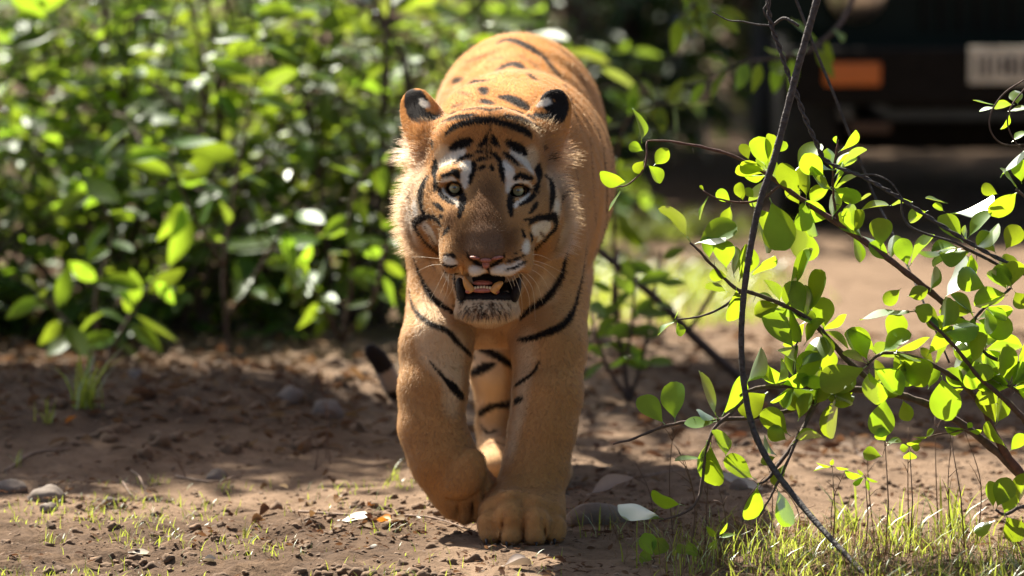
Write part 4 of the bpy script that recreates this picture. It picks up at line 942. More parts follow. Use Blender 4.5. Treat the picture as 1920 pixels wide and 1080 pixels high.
 ('D', .005, 1.9, 1, [[(933, 82, 2), (950, 74, 4), (972, 79, 5), (994, 90, 4.6), (1022, 109, 3.6)]]),
 ('D', .0035, 1.3, 1, [[(1018, 106, 5), (1044, 137, 4.4), (1061, 165, 3), (1072, 195, 2), (1089, 245, 1.4)]]),
 ('D', .006, 1.8, .95, [[(933, 132, 3), (950, 123, 4), (967, 120, 5), (983, 132, 4), (1005, 151, 3)], [(850, 151, 3), (867, 150, 3)], [(880, 154, 3), (900, 154, 6), (911, 152, 4)], [(905, 165, 5), (908, 176, 3)], [(905, 189, 4), (922, 194, 3)], [(939, 182, 3), (955, 184, 6), (975, 195, 6), (989, 204, 3)]]),
 ('B', .006, 1.4, .5, [[(894, 109, 1.5), (936, 95, 1.5)], [(972, 104, 2), (1000, 120, 2), (1017, 140, 1.5)], [(847, 201, 3), (867, 195, 2)]]),
 # flank
 ('D', .0024, 1.9, .95, [[(1115, 223, 1.2), (1130, 278, 1.6), (1137, 338, 2), (1137, 406, 2.4), (1128, 448, 3.4), (1114, 478, 2.6)], [(1134, 244, 1), (1145, 291, 1.4), (1147, 346, 1.6), (1145, 401, 2)]]),
 ('B', .003, 1.6, .75, [[(1098, 205, 1), (1106, 262, 1.2), (1110, 316, 1.2), (1113, 370, 1), (1116, 420, 1.2)], [(1090, 140, 1.4), (1108, 190, 1.2), (1122, 235, .8)], [(1055, 92, 1.4), (1078, 122, 1.2), (1096, 160, 1)], [(1022, 76, 1.6), (1046, 88, 1.4), (1064, 108, 1)], [(1076, 300, 1), (1086, 350, 1.2), (1092, 400, 1)]]),
 ('B', .006, 1.6, .6, [[(868, 118, 1.6), (900, 108, 1.8)], [(858, 172, 1.6), (880, 178, 1.6)], [(915, 112, 1.5), (945, 108, 1.6)]]),
]
FUR_N=260000
FUR_MIX=0.22
# ================================================================== tiger
def build_tiger():
    f32 = np.float32
    at0 = globals()['at']
    def at(px, py, Y):
        # the head is carried low, so the face is steep: little depth between brow and nose
        return at0(px, py, Y if Y > 11.80 else 11.80 - (11.80 - Y) * .68)
    # ---- implicit surface on a graded grid
    def axis(segs):
        out = [segs[0][0]]
        for a, b, h in segs:
            n = max(1, int(round((b - a) / h)))
            out += list(np.linspace(a, b, n + 1)[1:])
        return np.array(out, f32)
    gx = axis([(-0.37, 0.30, 0.0042)])
    gy = axis([(11.48, 12.12, 0.0042), (12.12, 12.6, 0.007), (12.6, 14.1, 0.010)])
    gz = axis([(-0.012, 0.12, 0.0042), (0.12, 0.46, 0.006), (0.46, 0.90, 0.0042), (0.90, 1.04, 0.007)])
    D = np.ones((len(gx), len(gy), len(gz)), f32)
    def region(lo, hi, pad):
        s = []
        for g, a, b in zip((gx, gy, gz), lo, hi):
            i0 = max(0, int(np.searchsorted(g, a - pad)) - 1); i1 = min(len(g), int(np.searchsorted(g, b + pad)) + 1)
            s.append(slice(i0, max(i1, i0 + 1)))
        return tuple(s), gx[s[0]][:, None, None], gy[s[1]][None, :, None], gz[s[2]][None, None, :]
    def put(s, d, k, sub=False):
        A = D[s]
        if sub:
            d = -d
            h = np.clip(0.5 - 0.5 * (A - d) / k, 0, 1)
            D[s] = A * (1 - h) + d * h + k * h * (1 - h)
        else:
            h = np.clip(0.5 + 0.5 * (A - d) / k, 0, 1)
            D[s] = A * (1 - h) + d * h - k * h * (1 - h)
    def ell(c, r, rot=(0, 0, 0), k=0.03, sub=False):
        c = np.asarray(c, float); rm = max(r)
        s, X, Yy, Z = region(c - rm, c + rm, k + 0.02)
        X = X - f32(c[0]); Yy = Yy - f32(c[1]); Z = Z - f32(c[2])
        M = np.array(Euler([math.radians(a) for a in rot]).to_matrix().transposed())
        q = [M[i, 0] * X + M[i, 1] * Yy + M[i, 2] * Z for i in range(3)]
        k0 = np.sqrt(sum((q[i] / r[i]) ** 2 for i in range(3)))
        k1 = np.sqrt(sum((q[i] / r[i] ** 2) ** 2 for i in range(3)))
        d = (k0 * (k0 - 1) / np.maximum(k1, 1e-6)).astype(f32)
        put(s, d, k, sub)
    def cap(a, ra, b, rb, k=0.03, sub=False, sx=1.0):
        a = np.asarray(a, float); b = np.asarray(b, float); rm = max(ra, rb)
        s, X, Yy, Z = region(np.minimum(a, b) - rm / sx, np.maximum(a, b) + rm / sx, k + 0.02)
        ba = b - a; L = float(ba @ ba)
        dx = X - f32(a[0]); dy = Yy - f32(a[1]); dz = Z - f32(a[2])
        t = np.clip((dx * ba[0] + dy * ba[1] + dz * ba[2]) / L, 0, 1)
        d = np.sqrt(((dx - t * ba[0]) * sx) ** 2 + (dy - t * ba[1]) ** 2 + (dz - t * ba[2]) ** 2) - (ra + (rb - ra) * t)
        put(s, d.astype(f32), k, sub)
    def chain(pts, k=0.03):
        """pts: (px, py, Y, r_px)"""
        for p, q in zip(pts[:-1], pts[1:]):
            cap(at(*p[:3]), prad(p[3], p[2]), at(*q[:3]), prad(q[3], q[2]), k)

    # trunk
    ell(at(972, 258, 13.40), (.198, .30, .235), k=.10)                       # rump
    ell(at(976, 335, 12.92), (.203, .42, .235), k=.12)                       # ribs
    ell(at(955, 345, 12.55), (.190, .30, .235), k=.12)
    ell(at(905, 400, 13.42), (.100, .20, .20), k=.06)                        # haunches
    ell(at(1040, 400, 13.40), (.100, .20, .20), k=.06)
    cap(at(965, 450, 12.60), .15, at(985, 440, 13.2), .140, .06)             # belly
    ell(at(928, 425, 12.36), (.178, .21, .250), k=.08)                       # chest
    ell(at(930, 560, 12.22), (.120, .10, .10), k=.05)                        # breast
    ell(at(872, 290, 12.42), (.066, .12, .13), (0, 10, 0), k=.06)            # shoulder blades
    ell(at(1020, 290, 12.42), (.066, .12, .13), (0, -10, 0), k=.06)
    ell(at(846, 480, 12.26), (.088, .12, .20), k=.05)                        # shoulders
    ell(at(1014, 478, 12.26), (.092, .12, .20), k=.05)
    cap(at(914, 410, 11.99), .112, at(925, 385, 12.42), .175, .06)           # neck
    ell(at(916, 318, 12.16), (.135, .22, .108), k=.06)                       # nape
    cap(at(914, 480, 11.98), .085, at(920, 520, 12.25), .11, .05)            # throat
    # hind legs
    chain([(932, 520, 13.32, 72), (926, 640, 13.08, 46), (922, 690, 13.06, 38), (928, 800, 13.16, 31), (930, 850, 13.12, 30)], .03)
    ell(onz(934, 13.0, .035), (.055, .085, .040), k=.03)
    cap(at(930, 850, 13.12), .036, onz(934, 13.03, .045), .040, .03)
    chain([(1036, 520, 13.30, 76), (1034, 650, 13.0, 46), (1030, 780, 13.08, 32), (1024, 860, 12.95, 31)], .03)
    ell(onz(1028, 12.84, .035), (.052, .085, .038), k=.03)
    cap(at(1024, 860, 12.95), .036, onz(1028, 12.88, .045), .040, .03)
    # tail
    tl = spline([(975, 300, 13.62, 36), (945, 480, 13.80, 26), (880, 640, 13.80, 21), (820, 745, 13.72, 18), (772, 758, 13.60, 17), (740, 728, 13.52, 16.5), (716, 682, 13.48, 15), (694, 655, 13.46, 11.5)], 3)
    chain([tuple(p) for p in tl], .012)
    # standing foreleg
    chain([(1026, 560, 12.22, 78), (1029, 650, 12.14, 67), (1027, 740, 12.10, 60), (1017, 805, 12.08, 58), (1004, 880, 12.06, 58), (992, 935, 12.03, 60)], .025)
    ell(at(1042, 740, 12.16), (.045, .06, .075), k=.03)
    ell(onz(980, 11.99, .062), (.084, .105, .050), k=.03)
    for px, py, Y, rx in ((921, 984, 11.912, 26), (957, 972, 11.886, 31), (1003, 983, 11.886, 31), (1038, 990, 11.916, 24)):
        r = prad(rx, Y)
        c = at(px, py, Y); c[2] = max(c[2], r * 1.0)
        ell(c, (r, r * 1.25, r * 1.02), (-22, 0, (px - 980) * .25), k=.012)
        c2 = c.copy(); c2[1] -= r * .62; c2[2] = r * .60
        ell(c2, (r * .82, r * .80, r * .62), k=.012)
        ell(c + np.array((0, .045, r * .75)), (r * .85, r * 1.5, r * .6), (-30, 0, 0), k=.02)
    for px, a in ((941, 8), (981, 0), (1021, -8)):                           # clefts between the toes
        ell(onz(px, 11.845, .030), (.0016, .028, .026), (30, a, 0), k=.010, sub=True)
    # lifted foreleg
    chain([(830, 560, 12.22, 66), (818, 650, 12.12, 64), (812, 730, 12.08, 60), (809, 800, 12.06, 57), (830, 858, 12.04, 58), (852, 905, 12.05, 56)], .025)
    ell(at(868, 895, 12.00), (.040, .045, .050), (0, 25, 0), k=.022)
    ell(at(876, 922, 12.06), (.055, .055, .058), (0, 0, 0), k=.03)
    ell(at(874, 886, 11.985), (.034, .034, .052), (0, 28, 0), k=.014)
    cap(at(842, 938, 11.992), .0035, at(905, 926, 11.985), .0035, .010, sub=True)
    for px, py, rx in ((846, 944, 22), (872, 955, 22), (898, 953, 21), (914, 935, 20)):
        r = prad(rx, 12.04)
        ell(at(px, py, 12.045), (r, r * 1.2, r * 1.35), k=.009)
    for px, py in ((860, 955), (886, 960), (907, 950)):
        ell(at(px, py, 12.015), (.0018, .018, .026), k=.008, sub=True)
    # ---- head
    ell(at(912, 310, 11.935), (.127, .135, .112), k=.03)                    # skull
    ell(at(914, 260, 11.890), (.092, .08, .053), (-30, 0, 0), k=.04)         # forehead
    for s in (-1, 1):
        X = lambda d: 912 + s * d
        yo = 3 if s > 0 else 0
        ell(at(X(100), 402 + yo, 11.870), (.050, .085, .085), k=.04)         # cheeks
        ell(at(X(110), 402 + yo, 11.945), (.040, .070, .090), k=.03)         # ruff
        ell(at(X(88), 268, 11.965), (.048, .05, .042), k=.04)                # temple below the ear
        ell(at(X(62), 329 + yo, 11.802), (.034, .035, .021), (0, s * 18, 0), k=.025)   # brow
        ell(at(X(72), 405 + yo, 11.788), (.038, .04, .042), k=.035)            # cheekbone
        ell(at(X(50), 430, 11.738), (.040, .055, .055), k=.04)              # side of the nose
        ell(at(X(50), 476, 11.690), (.038, .060, .040), (18, 0, s * 12), k=.03)        # whisker pads
        ell(at(X(22), 508, 11.632), (.0235, .030, .025), k=.014)             # upper lip lobes
    ell(at(960, 495, 11.665), (.034, .05, .026), (18, -14, 14), k=.02)
    cap(at(914, 322, 11.835), .040, at(911, 452, 11.665), .040, .035, sx=.72)         # nose bridge
    ell(at(910, 470, 11.625), (.043, .034, .022), (20, 0, 0), k=.018)        # nose top
    # jaw
    ell(at(913, 579, 11.680), (.056, .048, .021), (10, 0, 0), k=.02)         # chin
    cap(at(914, 560, 11.73), .054, at(914, 500, 11.90), .084, .04)           # jaw
    ell(at(917, 541, 11.600), (.066, .085, .0250), (14, 0, 0), k=.010, sub=True)   # mouth
    ell(at(864, 522, 11.615), (.018, .04, .024), (0, -20, 0), k=.010, sub=True)    # lifted lip corner
    ell(at(972, 534, 11.64), (.014, .05, .030), (0, 12, 0), k=.010, sub=True)
    cap(at(886, 491, 11.595), .005, at(902, 494, 11.60), .0065, .006, sub=True)    # nostrils
    cap(at(940, 490, 11.595), .005, at(922, 494, 11.60), .0065, .006, sub=True)
    # eye sockets
    for ex, ey in ((852, 356), (971, 361)):
        ell(at(ex, ey, 11.765), (.020, .030, .0090), (0, 14 if ex < 900 else -14, 0), k=.010, sub=True)
        s = -1 if ex < 900 else 1
        cap(at(ex - s * 8, ey + 10, 11.755), .005, at(ex - s * 10, ey + 26, 11.74), .002, .012, sub=True)
    # ears
    for s, cx, cy in ((-1, 784, 202), (1, 1038, 203)):
        ell(at(cx + s * 2, cy + 3, 11.985), (.039, .014, .046), (-14, -s * -28, s * 24), k=.010)
        ell(at(cx - s * 16, cy + 16, 11.985), (.030, .016, .022), (-10, -s * -50, s * 14), k=.02)
        ell(at(cx - s * 16, cy + 50, 11.97), (.034, .040, .040), (0, 0, 0), k=.04)
        ell(at(cx - s * 4, cy + 34, 11.99), (.020, .016, .026), (0, -s * -20, 0), k=.03)

    # ---- naive surface nets
    S = D < 0
    cnt = np.zeros(tuple(n - 1 for n in D.shape), np.uint8)
    sl = (slice(0, -1), slice(1, None))
    for a in (0, 1):
        for b in (0, 1):
            for c in (0, 1):
                cnt += S[sl[a], sl[b], sl[c]]
    I, J, K = np.nonzero((cnt > 0) & (cnt < 8))
    corners = [(a, b, c) for a in (0, 1) for b in (0, 1) for c in (0, 1)]
    val = {c: D[I + c[0], J + c[1], K + c[2]] for c in corners}
    pos = {c: np.stack([gx[I + c[0]], gy[J + c[1]], gz[K + c[2]]], 1) for c in corners}
    acc = np.zeros((len(I), 3)); num = np.zeros(len(I))
    for a in corners:
        for ax in range(3):
            if a[ax] == 0:
                b = tuple(1 if i == ax else a[i] for i in range(3))
                m = (val[a] < 0) != (val[b] < 0)
                t = val[a] / np.where(m, val[a] - val[b], 1)
                p = pos[a] + (pos[b] - pos[a]) * t[:, None]
                acc[m] += p[m]; num[m] += 1
    V = acc / np.maximum(num, 1)[:, None]
    idx = np.full(cnt.shape, -1, np.int32); idx[I, J, K] = np.arange(len(I))
    quads = []
    for ax in range(3):
        A = [slice(None)] * 3; B = [slice(None)] * 3
        A[ax] = slice(0, -1); B[ax] = slice(1, None)
        a = S[tuple(A)]; ch = a != S[tuple(B)]
        u, v = (ax + 1) % 3, (ax + 2) % 3
        P = np.argwhere(ch)
        P = P[(P[:, u] > 0) & (P[:, v] > 0) & (P[:, u] < D.shape[u] - 1) & (P[:, v] < D.shape[v] - 1)]
        neg = a[P[:, 0], P[:, 1], P[:, 2]]
        q = []
        for du, dv in ((-1, -1), (0, -1), (0, 0), (-1, 0)):
            Q = P.copy(); Q[:, u] += du; Q[:, v] += dv
            q.append(idx[Q[:, 0], Q[:, 1], Q[:, 2]])
        q = np.stack(q, 1); q[~neg] = q[~neg][:, ::-1]
        quads.append(q)
    F = np.vstack(quads); F = F[(F >= 0).all(1)]
    del D, S, cnt, idx
    # light smoothing
    E = np.vstack([F[:, [0, 1]], F[:, [1, 2]], F[:, [2, 3]], F[:, [3, 0]]])
    def lap(V):
        s = np.zeros_like(V); n = np.zeros(len(V))
        for c in range(3):
            s[:, c] = np.bincount(E[:, 0], V[E[:, 1], c], len(V)) + np.bincount(E[:, 1], V[E[:, 0], c], len(V))
        n = np.bincount(E[:, 0], minlength=len(V)) + np.bincount(E[:, 1], minlength=len(V))
        return s / np.maximum(n, 1)[:, None]
    for w in (.5, -.45, .5, -.45, .5):
        V = V + w * (lap(V) - V)
    T = np.vstack([F[:, [0, 1, 2]], F[:, [0, 2, 3]]])
    def vnormals(V):
        fn = np.cross(V[T[:, 1]] - V[T[:, 0]], V[T[:, 2]] - V[T[:, 0]])
        N = np.zeros_like(V)
        for c in range(3):
            for k in range(3):
                N[:, c] += np.bincount(T[:, k], fn[:, c], len(V))
        return nrm(N), fn
    # loose skin over the flank and shoulder: shallow folds running down
    N, fn = vnormals(V)
    bw = np.clip((V[:, 1] - 12.35) / .2, 0, 1) * np.clip((V[:, 2] - .42) / .1, 0, 1) * np.clip((13.5 - V[:, 1]) / .3, 0, 1)
    ph = V[:, 1] * 62 + V[:, 2] * 16 + 2.2 * np.sin(V[:, 2] * 9 + V[:, 1] * 5)
    V = V + N * (bw * .0032 * np.sin(ph) * np.clip(np.abs(N[:, 0]) * 1.6, 0, 1))[:, None]
    N, fn = vnormals(V)
    bvh = BVHTree.FromPolygons([tuple(v) for v in V], [tuple(f) for f in F.tolist()])

    # ---- coat pattern: stripes are poly-lines lying on the skin, (x, y, half width), traced onto the surface
    def hit(px, py):
        r = bvh.ray_cast(Vector((0, 0, CAM_H)), ray(px, py))
        return r[0], r[1]
    DARK = (.012, .009, .007); WHITE = (.76, .67, .53); PALE = (.66, .47, .28); BROWN = (.12, .055, .022)
    GREY = (.19, .105, .055); NOSE = (.42, .16, .10); TAWNY = (.45, .228, .080)
    strokes = []     # (points3d, radii, colour, softness)
    def stroke(pts, col, soft=.0016, wm=1.0, op=1.0):
        P = spline(pts, 5) if len(pts) > 2 else spline(pts, 6)
        pp = []; rr = []
        for x, y, w in P:
            h, n = hit(x, y)
            if h is None: continue
            if pp and (h - pp[-1]).length > .09:
                if len(pp) > 1: strokes.append((np.array(pp), np.array(rr), col, soft, op))
                pp = []; rr = []
            pp.append(h); rr.append(w * h.y / FPX * wm)
        if len(pp) == 1: pp.append(pp[0] + Vector((1e-4, 0, 0))); rr.append(rr[0])
        if len(pp) > 1: strokes.append((np.array(pp), np.array(rr), col, soft, op))
    for group in TIGER_MARKS:
        col = {'D': DARK, 'W': WHITE, 'P': PALE, 'B': BROWN, 'G': GREY, 'N': NOSE, 'T': TAWNY}[group[0]]
        for pts in group[4]:
            stroke(pts, col, group[1], group[2], group[3])
    fr = random.Random(3)
    for _ in range(70):
        x = fr.gauss(913, 26); y = fr.uniform(566, 592); L = fr.uniform(5, 13)
        stroke([(x, y, fr.uniform(.8, 2.0)), (x + (x - 913) * .12 + fr.uniform(-2, 2), y + L, .6)], fr.choice((DARK, BROWN)), .0012, 1, .8)
    # flank stripes on the sides the photograph does not show, ringed across the barrel
    def ring(y0, a0, a1, w, sway):
        cx, cz = .02, .66
        pp = []; rr = []
        for t in np.linspace(0, 1, 9):
            a = math.radians(a0 + (a1 - a0) * t)
            d = Vector((math.cos(a), 0, math.sin(a)))
            o = Vector((cx, y0 + sway * math.sin(t * 3), cz))
            h = bvh.ray_cast(o + d * .6, -d)[0]
            if h is None: continue
            pp.append(h); rr.append(w * (0.25 + math.sin(math.pi * min(1, t * .9 + .05))))
        if len(pp) > 1: strokes.append((np.array(pp), np.array(rr), DARK, .003, .95))
    for i, y0 in enumerate((12.62, 12.78, 12.93, 13.08, 13.24, 13.40)):
        ring(y0, 125 + 4 * (i % 2), 225, .006, .03)
        ring(y0 + .07, 150, 215, .004, -.02)
    for i, y0 in enumerate((13.06, 13.2, 13.36, 13.5)):
        ring(y0, 40, -45, .006, .04)
    # tail rings
    tp = np.array([at(*p[:3]) for p in tl])
    def paint(P):
        """base coat + strokes -> linear colour and fur length factor at points P"""
        n = len(P)
        C = np.tile(np.array(TAWNY), (n, 1)).astype(float)
        x, y, z = P[:, 0], P[:, 1], P[:, 2]
        nz = np.sin(x * 37 + 3 * np.sin(z * 29)) * np.sin(y * 31 + 2 * np.sin(x * 23)) * .5 + .5
        # paler low on the trunk and inside the legs, deeper orange along the back
        up = np.clip((z - .72) / .16, 0, 1)
        C = C * (1 - .8 * up[:, None]) + np.array((.52, .205, .045)) * (.8 * up[:, None])
        side = np.clip((y - 12.4) / .2, 0, 1) * np.clip((np.abs(x - .02) - .10) / .08, 0, 1)
        C = C * (1 - .6 * side[:, None]) + np.array((.56, .32, .14)) * (.6 * side[:, None])
        low = np.clip((.66 - z) / .30, 0, 1) * np.clip((y - 11.98) / .15, 0, 1)
        C = C * (1 - .6 * low[:, None]) + np.array((.56, .345, .165)) * (.6 * low[:, None])
        C *= (0.93 + .14 * nz)[:, None]
        order = np.argsort(z); zs = z[order]
        for pp, rr, col, soft, op in strokes:
            for a, b, ra, rb in zip(pp[:-1], pp[1:], rr[:-1], rr[1:]):
                rm = max(ra, rb) + soft * 2
                i0, i1 = np.searchsorted(zs, (min(a[2], b[2]) - rm, max(a[2], b[2]) + rm))
                ids = order[i0:i1]
                Q = P[ids]
                m = (Q[:, 0] > min(a[0], b[0]) - rm) & (Q[:, 0] < max(a[0], b[0]) + rm) & (Q[:, 1] > min(a[1], b[1]) - rm) & (Q[:, 1] < max(a[1], b[1]) + rm)
                ids = ids[m]; Q = Q[m]
                if len(ids) == 0: continue
                ba = b - a; L = max(float(ba @ ba), 1e-10)
                t = np.clip(((Q - a) @ ba) / L, 0, 1)
                d = np.linalg.norm(Q - a - t[:, None] * ba, axis=1)
                d = d + .0009 * np.sin(Q[:, 0] * 900 + Q[:, 2] * 700) + .0007 * np.sin(Q[:, 2] * 1500 - Q[:, 0] * 400)
                w = np.clip(((ra + (rb - ra) * t) - d) / (2 * soft) + .5, 0, 1) * op
                C[ids] = C[ids] * (1 - w[:, None]) + np.array(col) * w[:, None]
        # tail: dark rings and a dark tip
        tm = (y > 13.3) & (z < .62) & (((P[:, None, ::2] - tp[None, :, ::2]) ** 2).sum(2).min(1) < .0016) & (x < -.08)
        if tm.any():
            Q = P[tm]
            dd = ((Q[:, None, :] - tp[None]) ** 2).sum(2)
            s = dd.argmin(1) / (len(tp) - 1)
            bandm = (np.sin(s * 46) > -.15) | (s > .88)
            base = np.where(bandm[:, None], np.array((.02, .016, .015)), np.array((.40, .33, .27)))
            C[tm] = base
        return np.clip(C, 0, 1)
    VC = paint(V)
    # ---- the skin
    k = NT('tiger_skin')
    at_ = k.n('Attribute', _attribute_name='coat')
    nzt = k.n('TexNoise', Vector=k.n('TexCoord').outputs['Object'], Scale=420.0, Detail=3.0)
    b = k.n('Bump', Height=nzt.outputs[0], Strength=0.5, Distance=0.002)
    p = k.n('BsdfPrincipled', Base__Color=at_.outputs['Color'], Roughness=0.7, Normal=b.outputs[0])
    p.inputs['Specular IOR Level'].default_value = .08
    skin_mat = k.surf(p.outputs[0])
    root = empty('tiger', (0.0, 12.4, 0.0))
    tag(root, 'orange tiger with black stripes walking forward, one front paw lifted, mouth open', 'tiger')
    me = mesh_np('body', V, F, skin_mat)
    ca = me.color_attributes.new('coat', 'FLOAT_COLOR', 'POINT')
    ca.data.foreach_set('color', np.hstack([VC, np.ones((len(VC), 1))]).astype(f32).ravel())
    body = link('body', me, None, root)

    # ---- fur
    area = np.linalg.norm(fn, axis=1) * .5
    cen = V[T].mean(1)
    fnn = nrm(fn)
    nose_tip = at(911, 492, 11.60)
    def proj(P):
        d = P[:, 1] * CP - (P[:, 2] - CAM_H) * SP
        up_ = P[:, 1] * SP + (P[:, 2] - CAM_H) * CP
        return 960 + FPX * P[:, 0] / d, 540 - FPX * up_ / d
    # bare places: mouth, nose leather, eye sockets (by distance to points in the head)
    def bare(P):
        m = np.zeros(len(P), bool)
        for c, r in ((at(917, 541, 11.62), (.060, .12, .022)), (at(911, 493, 11.585), (.033, .03, .011)), (at(911, 500, 11.585), (.014, .03, .012)),
                     (at(852, 353, 11.775), (.018, .03, .012)), (at(971, 358, 11.775), (.018, .03, .012)), (at(866, 520, 11.62), (.018, .05, .022)), (at(968, 534, 11.64), (.014, .05, .028))):
            m |= (((P - c) / np.array(r)) ** 2).sum(1) < 1
        return m
    headw = np.clip((12.10 - cen[:, 1]) / .06, 0, 1) * (cen[:, 2] > .44)
    dens = np.where(cen[:, 1] < 12.1, 1.0, np.where(cen[:, 1] < 12.5, .62, .34)) * np.where(headw > .5, 1.9, 1.0)
    rf = headw * np.clip((cen[:, 1] - 11.86) / .04, 0, 1) * np.clip((np.abs(cen[:, 0] - at(912, 400, 11.8)[0]) - .115) / .02, 0, 1)
    dens = dens * (1 - .80 * rf)
    w = area * dens; NH = FUR_N
    tri = rng.choice(len(T), NH, p=w / w.sum())
    u = rng.random((NH, 2)); sw = u.sum(1) > 1; u[sw] = 1 - u[sw]
    P = V[T[tri, 0]] * (1 - u.sum(1))[:, None] + V[T[tri, 1]] * u[:, :1] + V[T[tri, 2]] * u[:, 1:]
    NN = nrm(N[T[tri, 0]] * (1 - u.sum(1))[:, None] + N[T[tri, 1]] * u[:, :1] + N[T[tri, 2]] * u[:, 1:])
    keep = ~bare(P) & (P[:, 2] > .004)
    P = P[keep]; NN = NN[keep]; n = len(P)
    HC = paint(P)
    x, y, z = P.T
    hw = np.clip((12.09 - y) / .06, 0, 1) * np.clip((z - .47) / .03, 0, 1)             # head weight
    hc = at(912, 400, 11.80)
    legw = np.clip((.50 - z) / .12, 0, 1) * (1 - hw)
    flow = np.tile(np.array((0, 1.0, -.45)), (n, 1))
    flow = flow * (1 - legw[:, None]) + np.array((0, .25, -1.0)) * legw[:, None]
    hf = nrm(P - nose_tip) + np.array((0, .35, 0))
    below = np.clip((at(912, 540, 11.7)[2] - z) / .02, 0, 1)[:, None]
    hf = hf * (1 - below) + np.array((0, .2, -1.0)) * below
    flow = flow * (1 - hw[:, None]) + hf * hw[:, None]
    flow = nrm(flow - NN * (flow * NN).sum(1)[:, None])
    # lengths
    ln = np.full(n, .0085)
    ln = np.where(y > 12.5, .011, ln)
    ln = ln * (1 - hw) + .0075 * hw
    rad = np.hypot((x - hc[0]) / .135, (z - (hc[2])) / .15)
    facefront = np.clip((11.80 - y) / .05, 0, 1) * hw
    ln = ln * (1 - facefront) + .0045 * facefront
    dx = np.abs(x - hc[0])
    ruff = hw * np.clip((y - 11.84) / .05, 0, 1) * np.clip((dx - .118) / .022, 0, 1) * np.clip((at(0, 262, 11.9)[2] - z) / .03, 0, 1) * np.clip((z - at(0, 490, 11.9)[2]) / .02, 0, 1)
    ln = ln + .038 * ruff
    temple = hw * np.clip((dx - .105) / .02, 0, 1) * np.clip((z - at(0, 330, 11.9)[2]) / .03, 0, 1) * (y > 11.87)
    ln = ln + .011 * temple
    chin = hw * np.clip((at(0, 572, 11.66)[2] - z) / .012, 0, 1) * np.clip((11.76 - y) / .04, 0, 1)
    ln = ln + .020 * chin
    ln = np.where((z < .10), .0055, ln)
    earm = np.zeros(n, bool); erim = np.zeros(n, bool)
    for cx_, cy_, s in ((784, 202, -1), (1038, 203, 1)):
        c = at(cx_, cy_, 11.985)
        earm |= (((P - c) / np.array((.046, .05, .050))) ** 2).sum(1) < 1
        c2 = at(cx_ + s * 22, cy_ + 26, 11.99)
        erim |= (((P - c2) / np.array((.018, .05, .04))) ** 2).sum(1) < 1
    ln = np.where(earm, .004, ln)
    ln = np.where(erim & ~earm, .013, ln)
    ln *= rng.uniform(.6, 1.25, n)
    lift = .38 + .10 * ruff + .2 * erim
    outw = np.stack([np.sign(x - hc[0]), np.full(n, .15), np.full(n, -.40)], 1)
    d1 = nrm(flow * (1 - lift)[:, None] + NN * lift[:, None] + outw * (.35 * ruff)[:, None] + rng.normal(0, .11, (n, 3)))
    d2 = nrm(d1 * .6 + flow * .55 + np.array((0, 0, -.22)) + outw * (.30 * ruff)[:, None] + rng.normal(0, .10, (n, 3)))
    # clumping in the long hair
    p0 = P - NN * .0012
    p1 = P + d1 * (ln * .45)[:, None]
    p2 = p1 + d2 * (ln * .55)[:, None]
    pts = np.stack([p0, p1, p2], 1).astype(f32)
    HC = HC * rng.uniform(.88, 1.12, (n, 1))
    pale = ruff[:, None]
    lum = HC.max(1, keepdims=True)
    HC = np.where(lum > .1, HC * (1 - .75 * pale) + np.array((.84, .66, .42)) * (.75 * pale), HC)
    hair = bpy.data.hair_curves.new('fur')
    hair.add_curves([3] * n)
    hair.attributes['position'].data.foreach_set('vector', pts.ravel()) if 'position' in hair.attributes else hair.points.foreach_set('position', pts.ravel())
    ra = hair.attributes.get('radius') or hair.attributes.new('radius', 'FLOAT', 'POINT')
    r0 = np.where(ln > .02, .00036, np.where(y > 12.3, .00034, .00029))
    rr = np.stack([r0, r0 * .8, r0 * .12], 1)
    ra.data.foreach_set('value', rr.astype(f32).ravel())
    cc = hair.attributes.new('coat', 'FLOAT_COLOR', 'CURVE')
    cc.data.foreach_set('color', np.hstack([np.clip(HC, 0, 1), np.ones((n, 1))]).astype(f32).ravel())
    lie = nrm(NN * (1 - .75 * ruff)[:, None] + np.array((0, .55, .75)) * (.8 * ruff + .35 * temple)[:, None] + rng.normal(0, .16, (n, 3)))
    la = hair.attributes.new('lie', 'FLOAT_VECTOR', 'CURVE'); la.data.foreach_set('vector', lie.astype(f32).ravel())
    gl = np.clip((HC.max(1) - .05) / .25, .04, 1)[:, None] * np.array((1.0, .90, .74))
    ga = hair.attributes.new('gleam', 'FLOAT_COLOR', 'CURVE'); ga.data.foreach_set('color', np.hstack([gl, np.ones((n, 1))]).astype(f32).ravel())
    ta = hair.attributes.new('thin', 'FLOAT', 'CURVE'); ta.data.foreach_set('value', np.clip(.25 + .5 * ruff + .3 * temple + .3 * erim, 0, .8).astype(f32))
    k = NT('tiger_fur')
    a2 = k.n('Attribute', _attribute_name='coat')
    hb = k.n('BsdfHairPrincipled')
    hb.parametrization = 'COLOR'
    k.set(hb, 'Color', a2.outputs['Color'])
    hb.inputs['Roughness'].default_value = .32
    hb.inputs['Radial Roughness'].default_value = .55
    nv = k.n('Attribute', _attribute_name='lie')
    df = k.n('BsdfDiffuse', Color=a2.outputs['Color'], Normal=nv.outputs['Vector'])
    tr = k.n('BsdfTranslucent', Color=a2.outputs['Color'])
    th = k.n('Attribute', _attribute_name='thin')
    mx = k.n('MixShader', i0=th.outputs['Fac'], i1=df.outputs[0], i2=tr.outputs[0])
    mx2 = k.n('MixShader', i0=FUR_MIX, i1=mx.outputs[0], i2=hb.outputs[0])
    sn = k.n('Attribute', _attribute_name='gleam')
    sh = k.n('BsdfHair', Color=sn.outputs['Color']); sh.component = 'Reflection'
    sh.inputs['RoughnessU'].default_value = .20; sh.inputs['RoughnessV'].default_value = 1.0
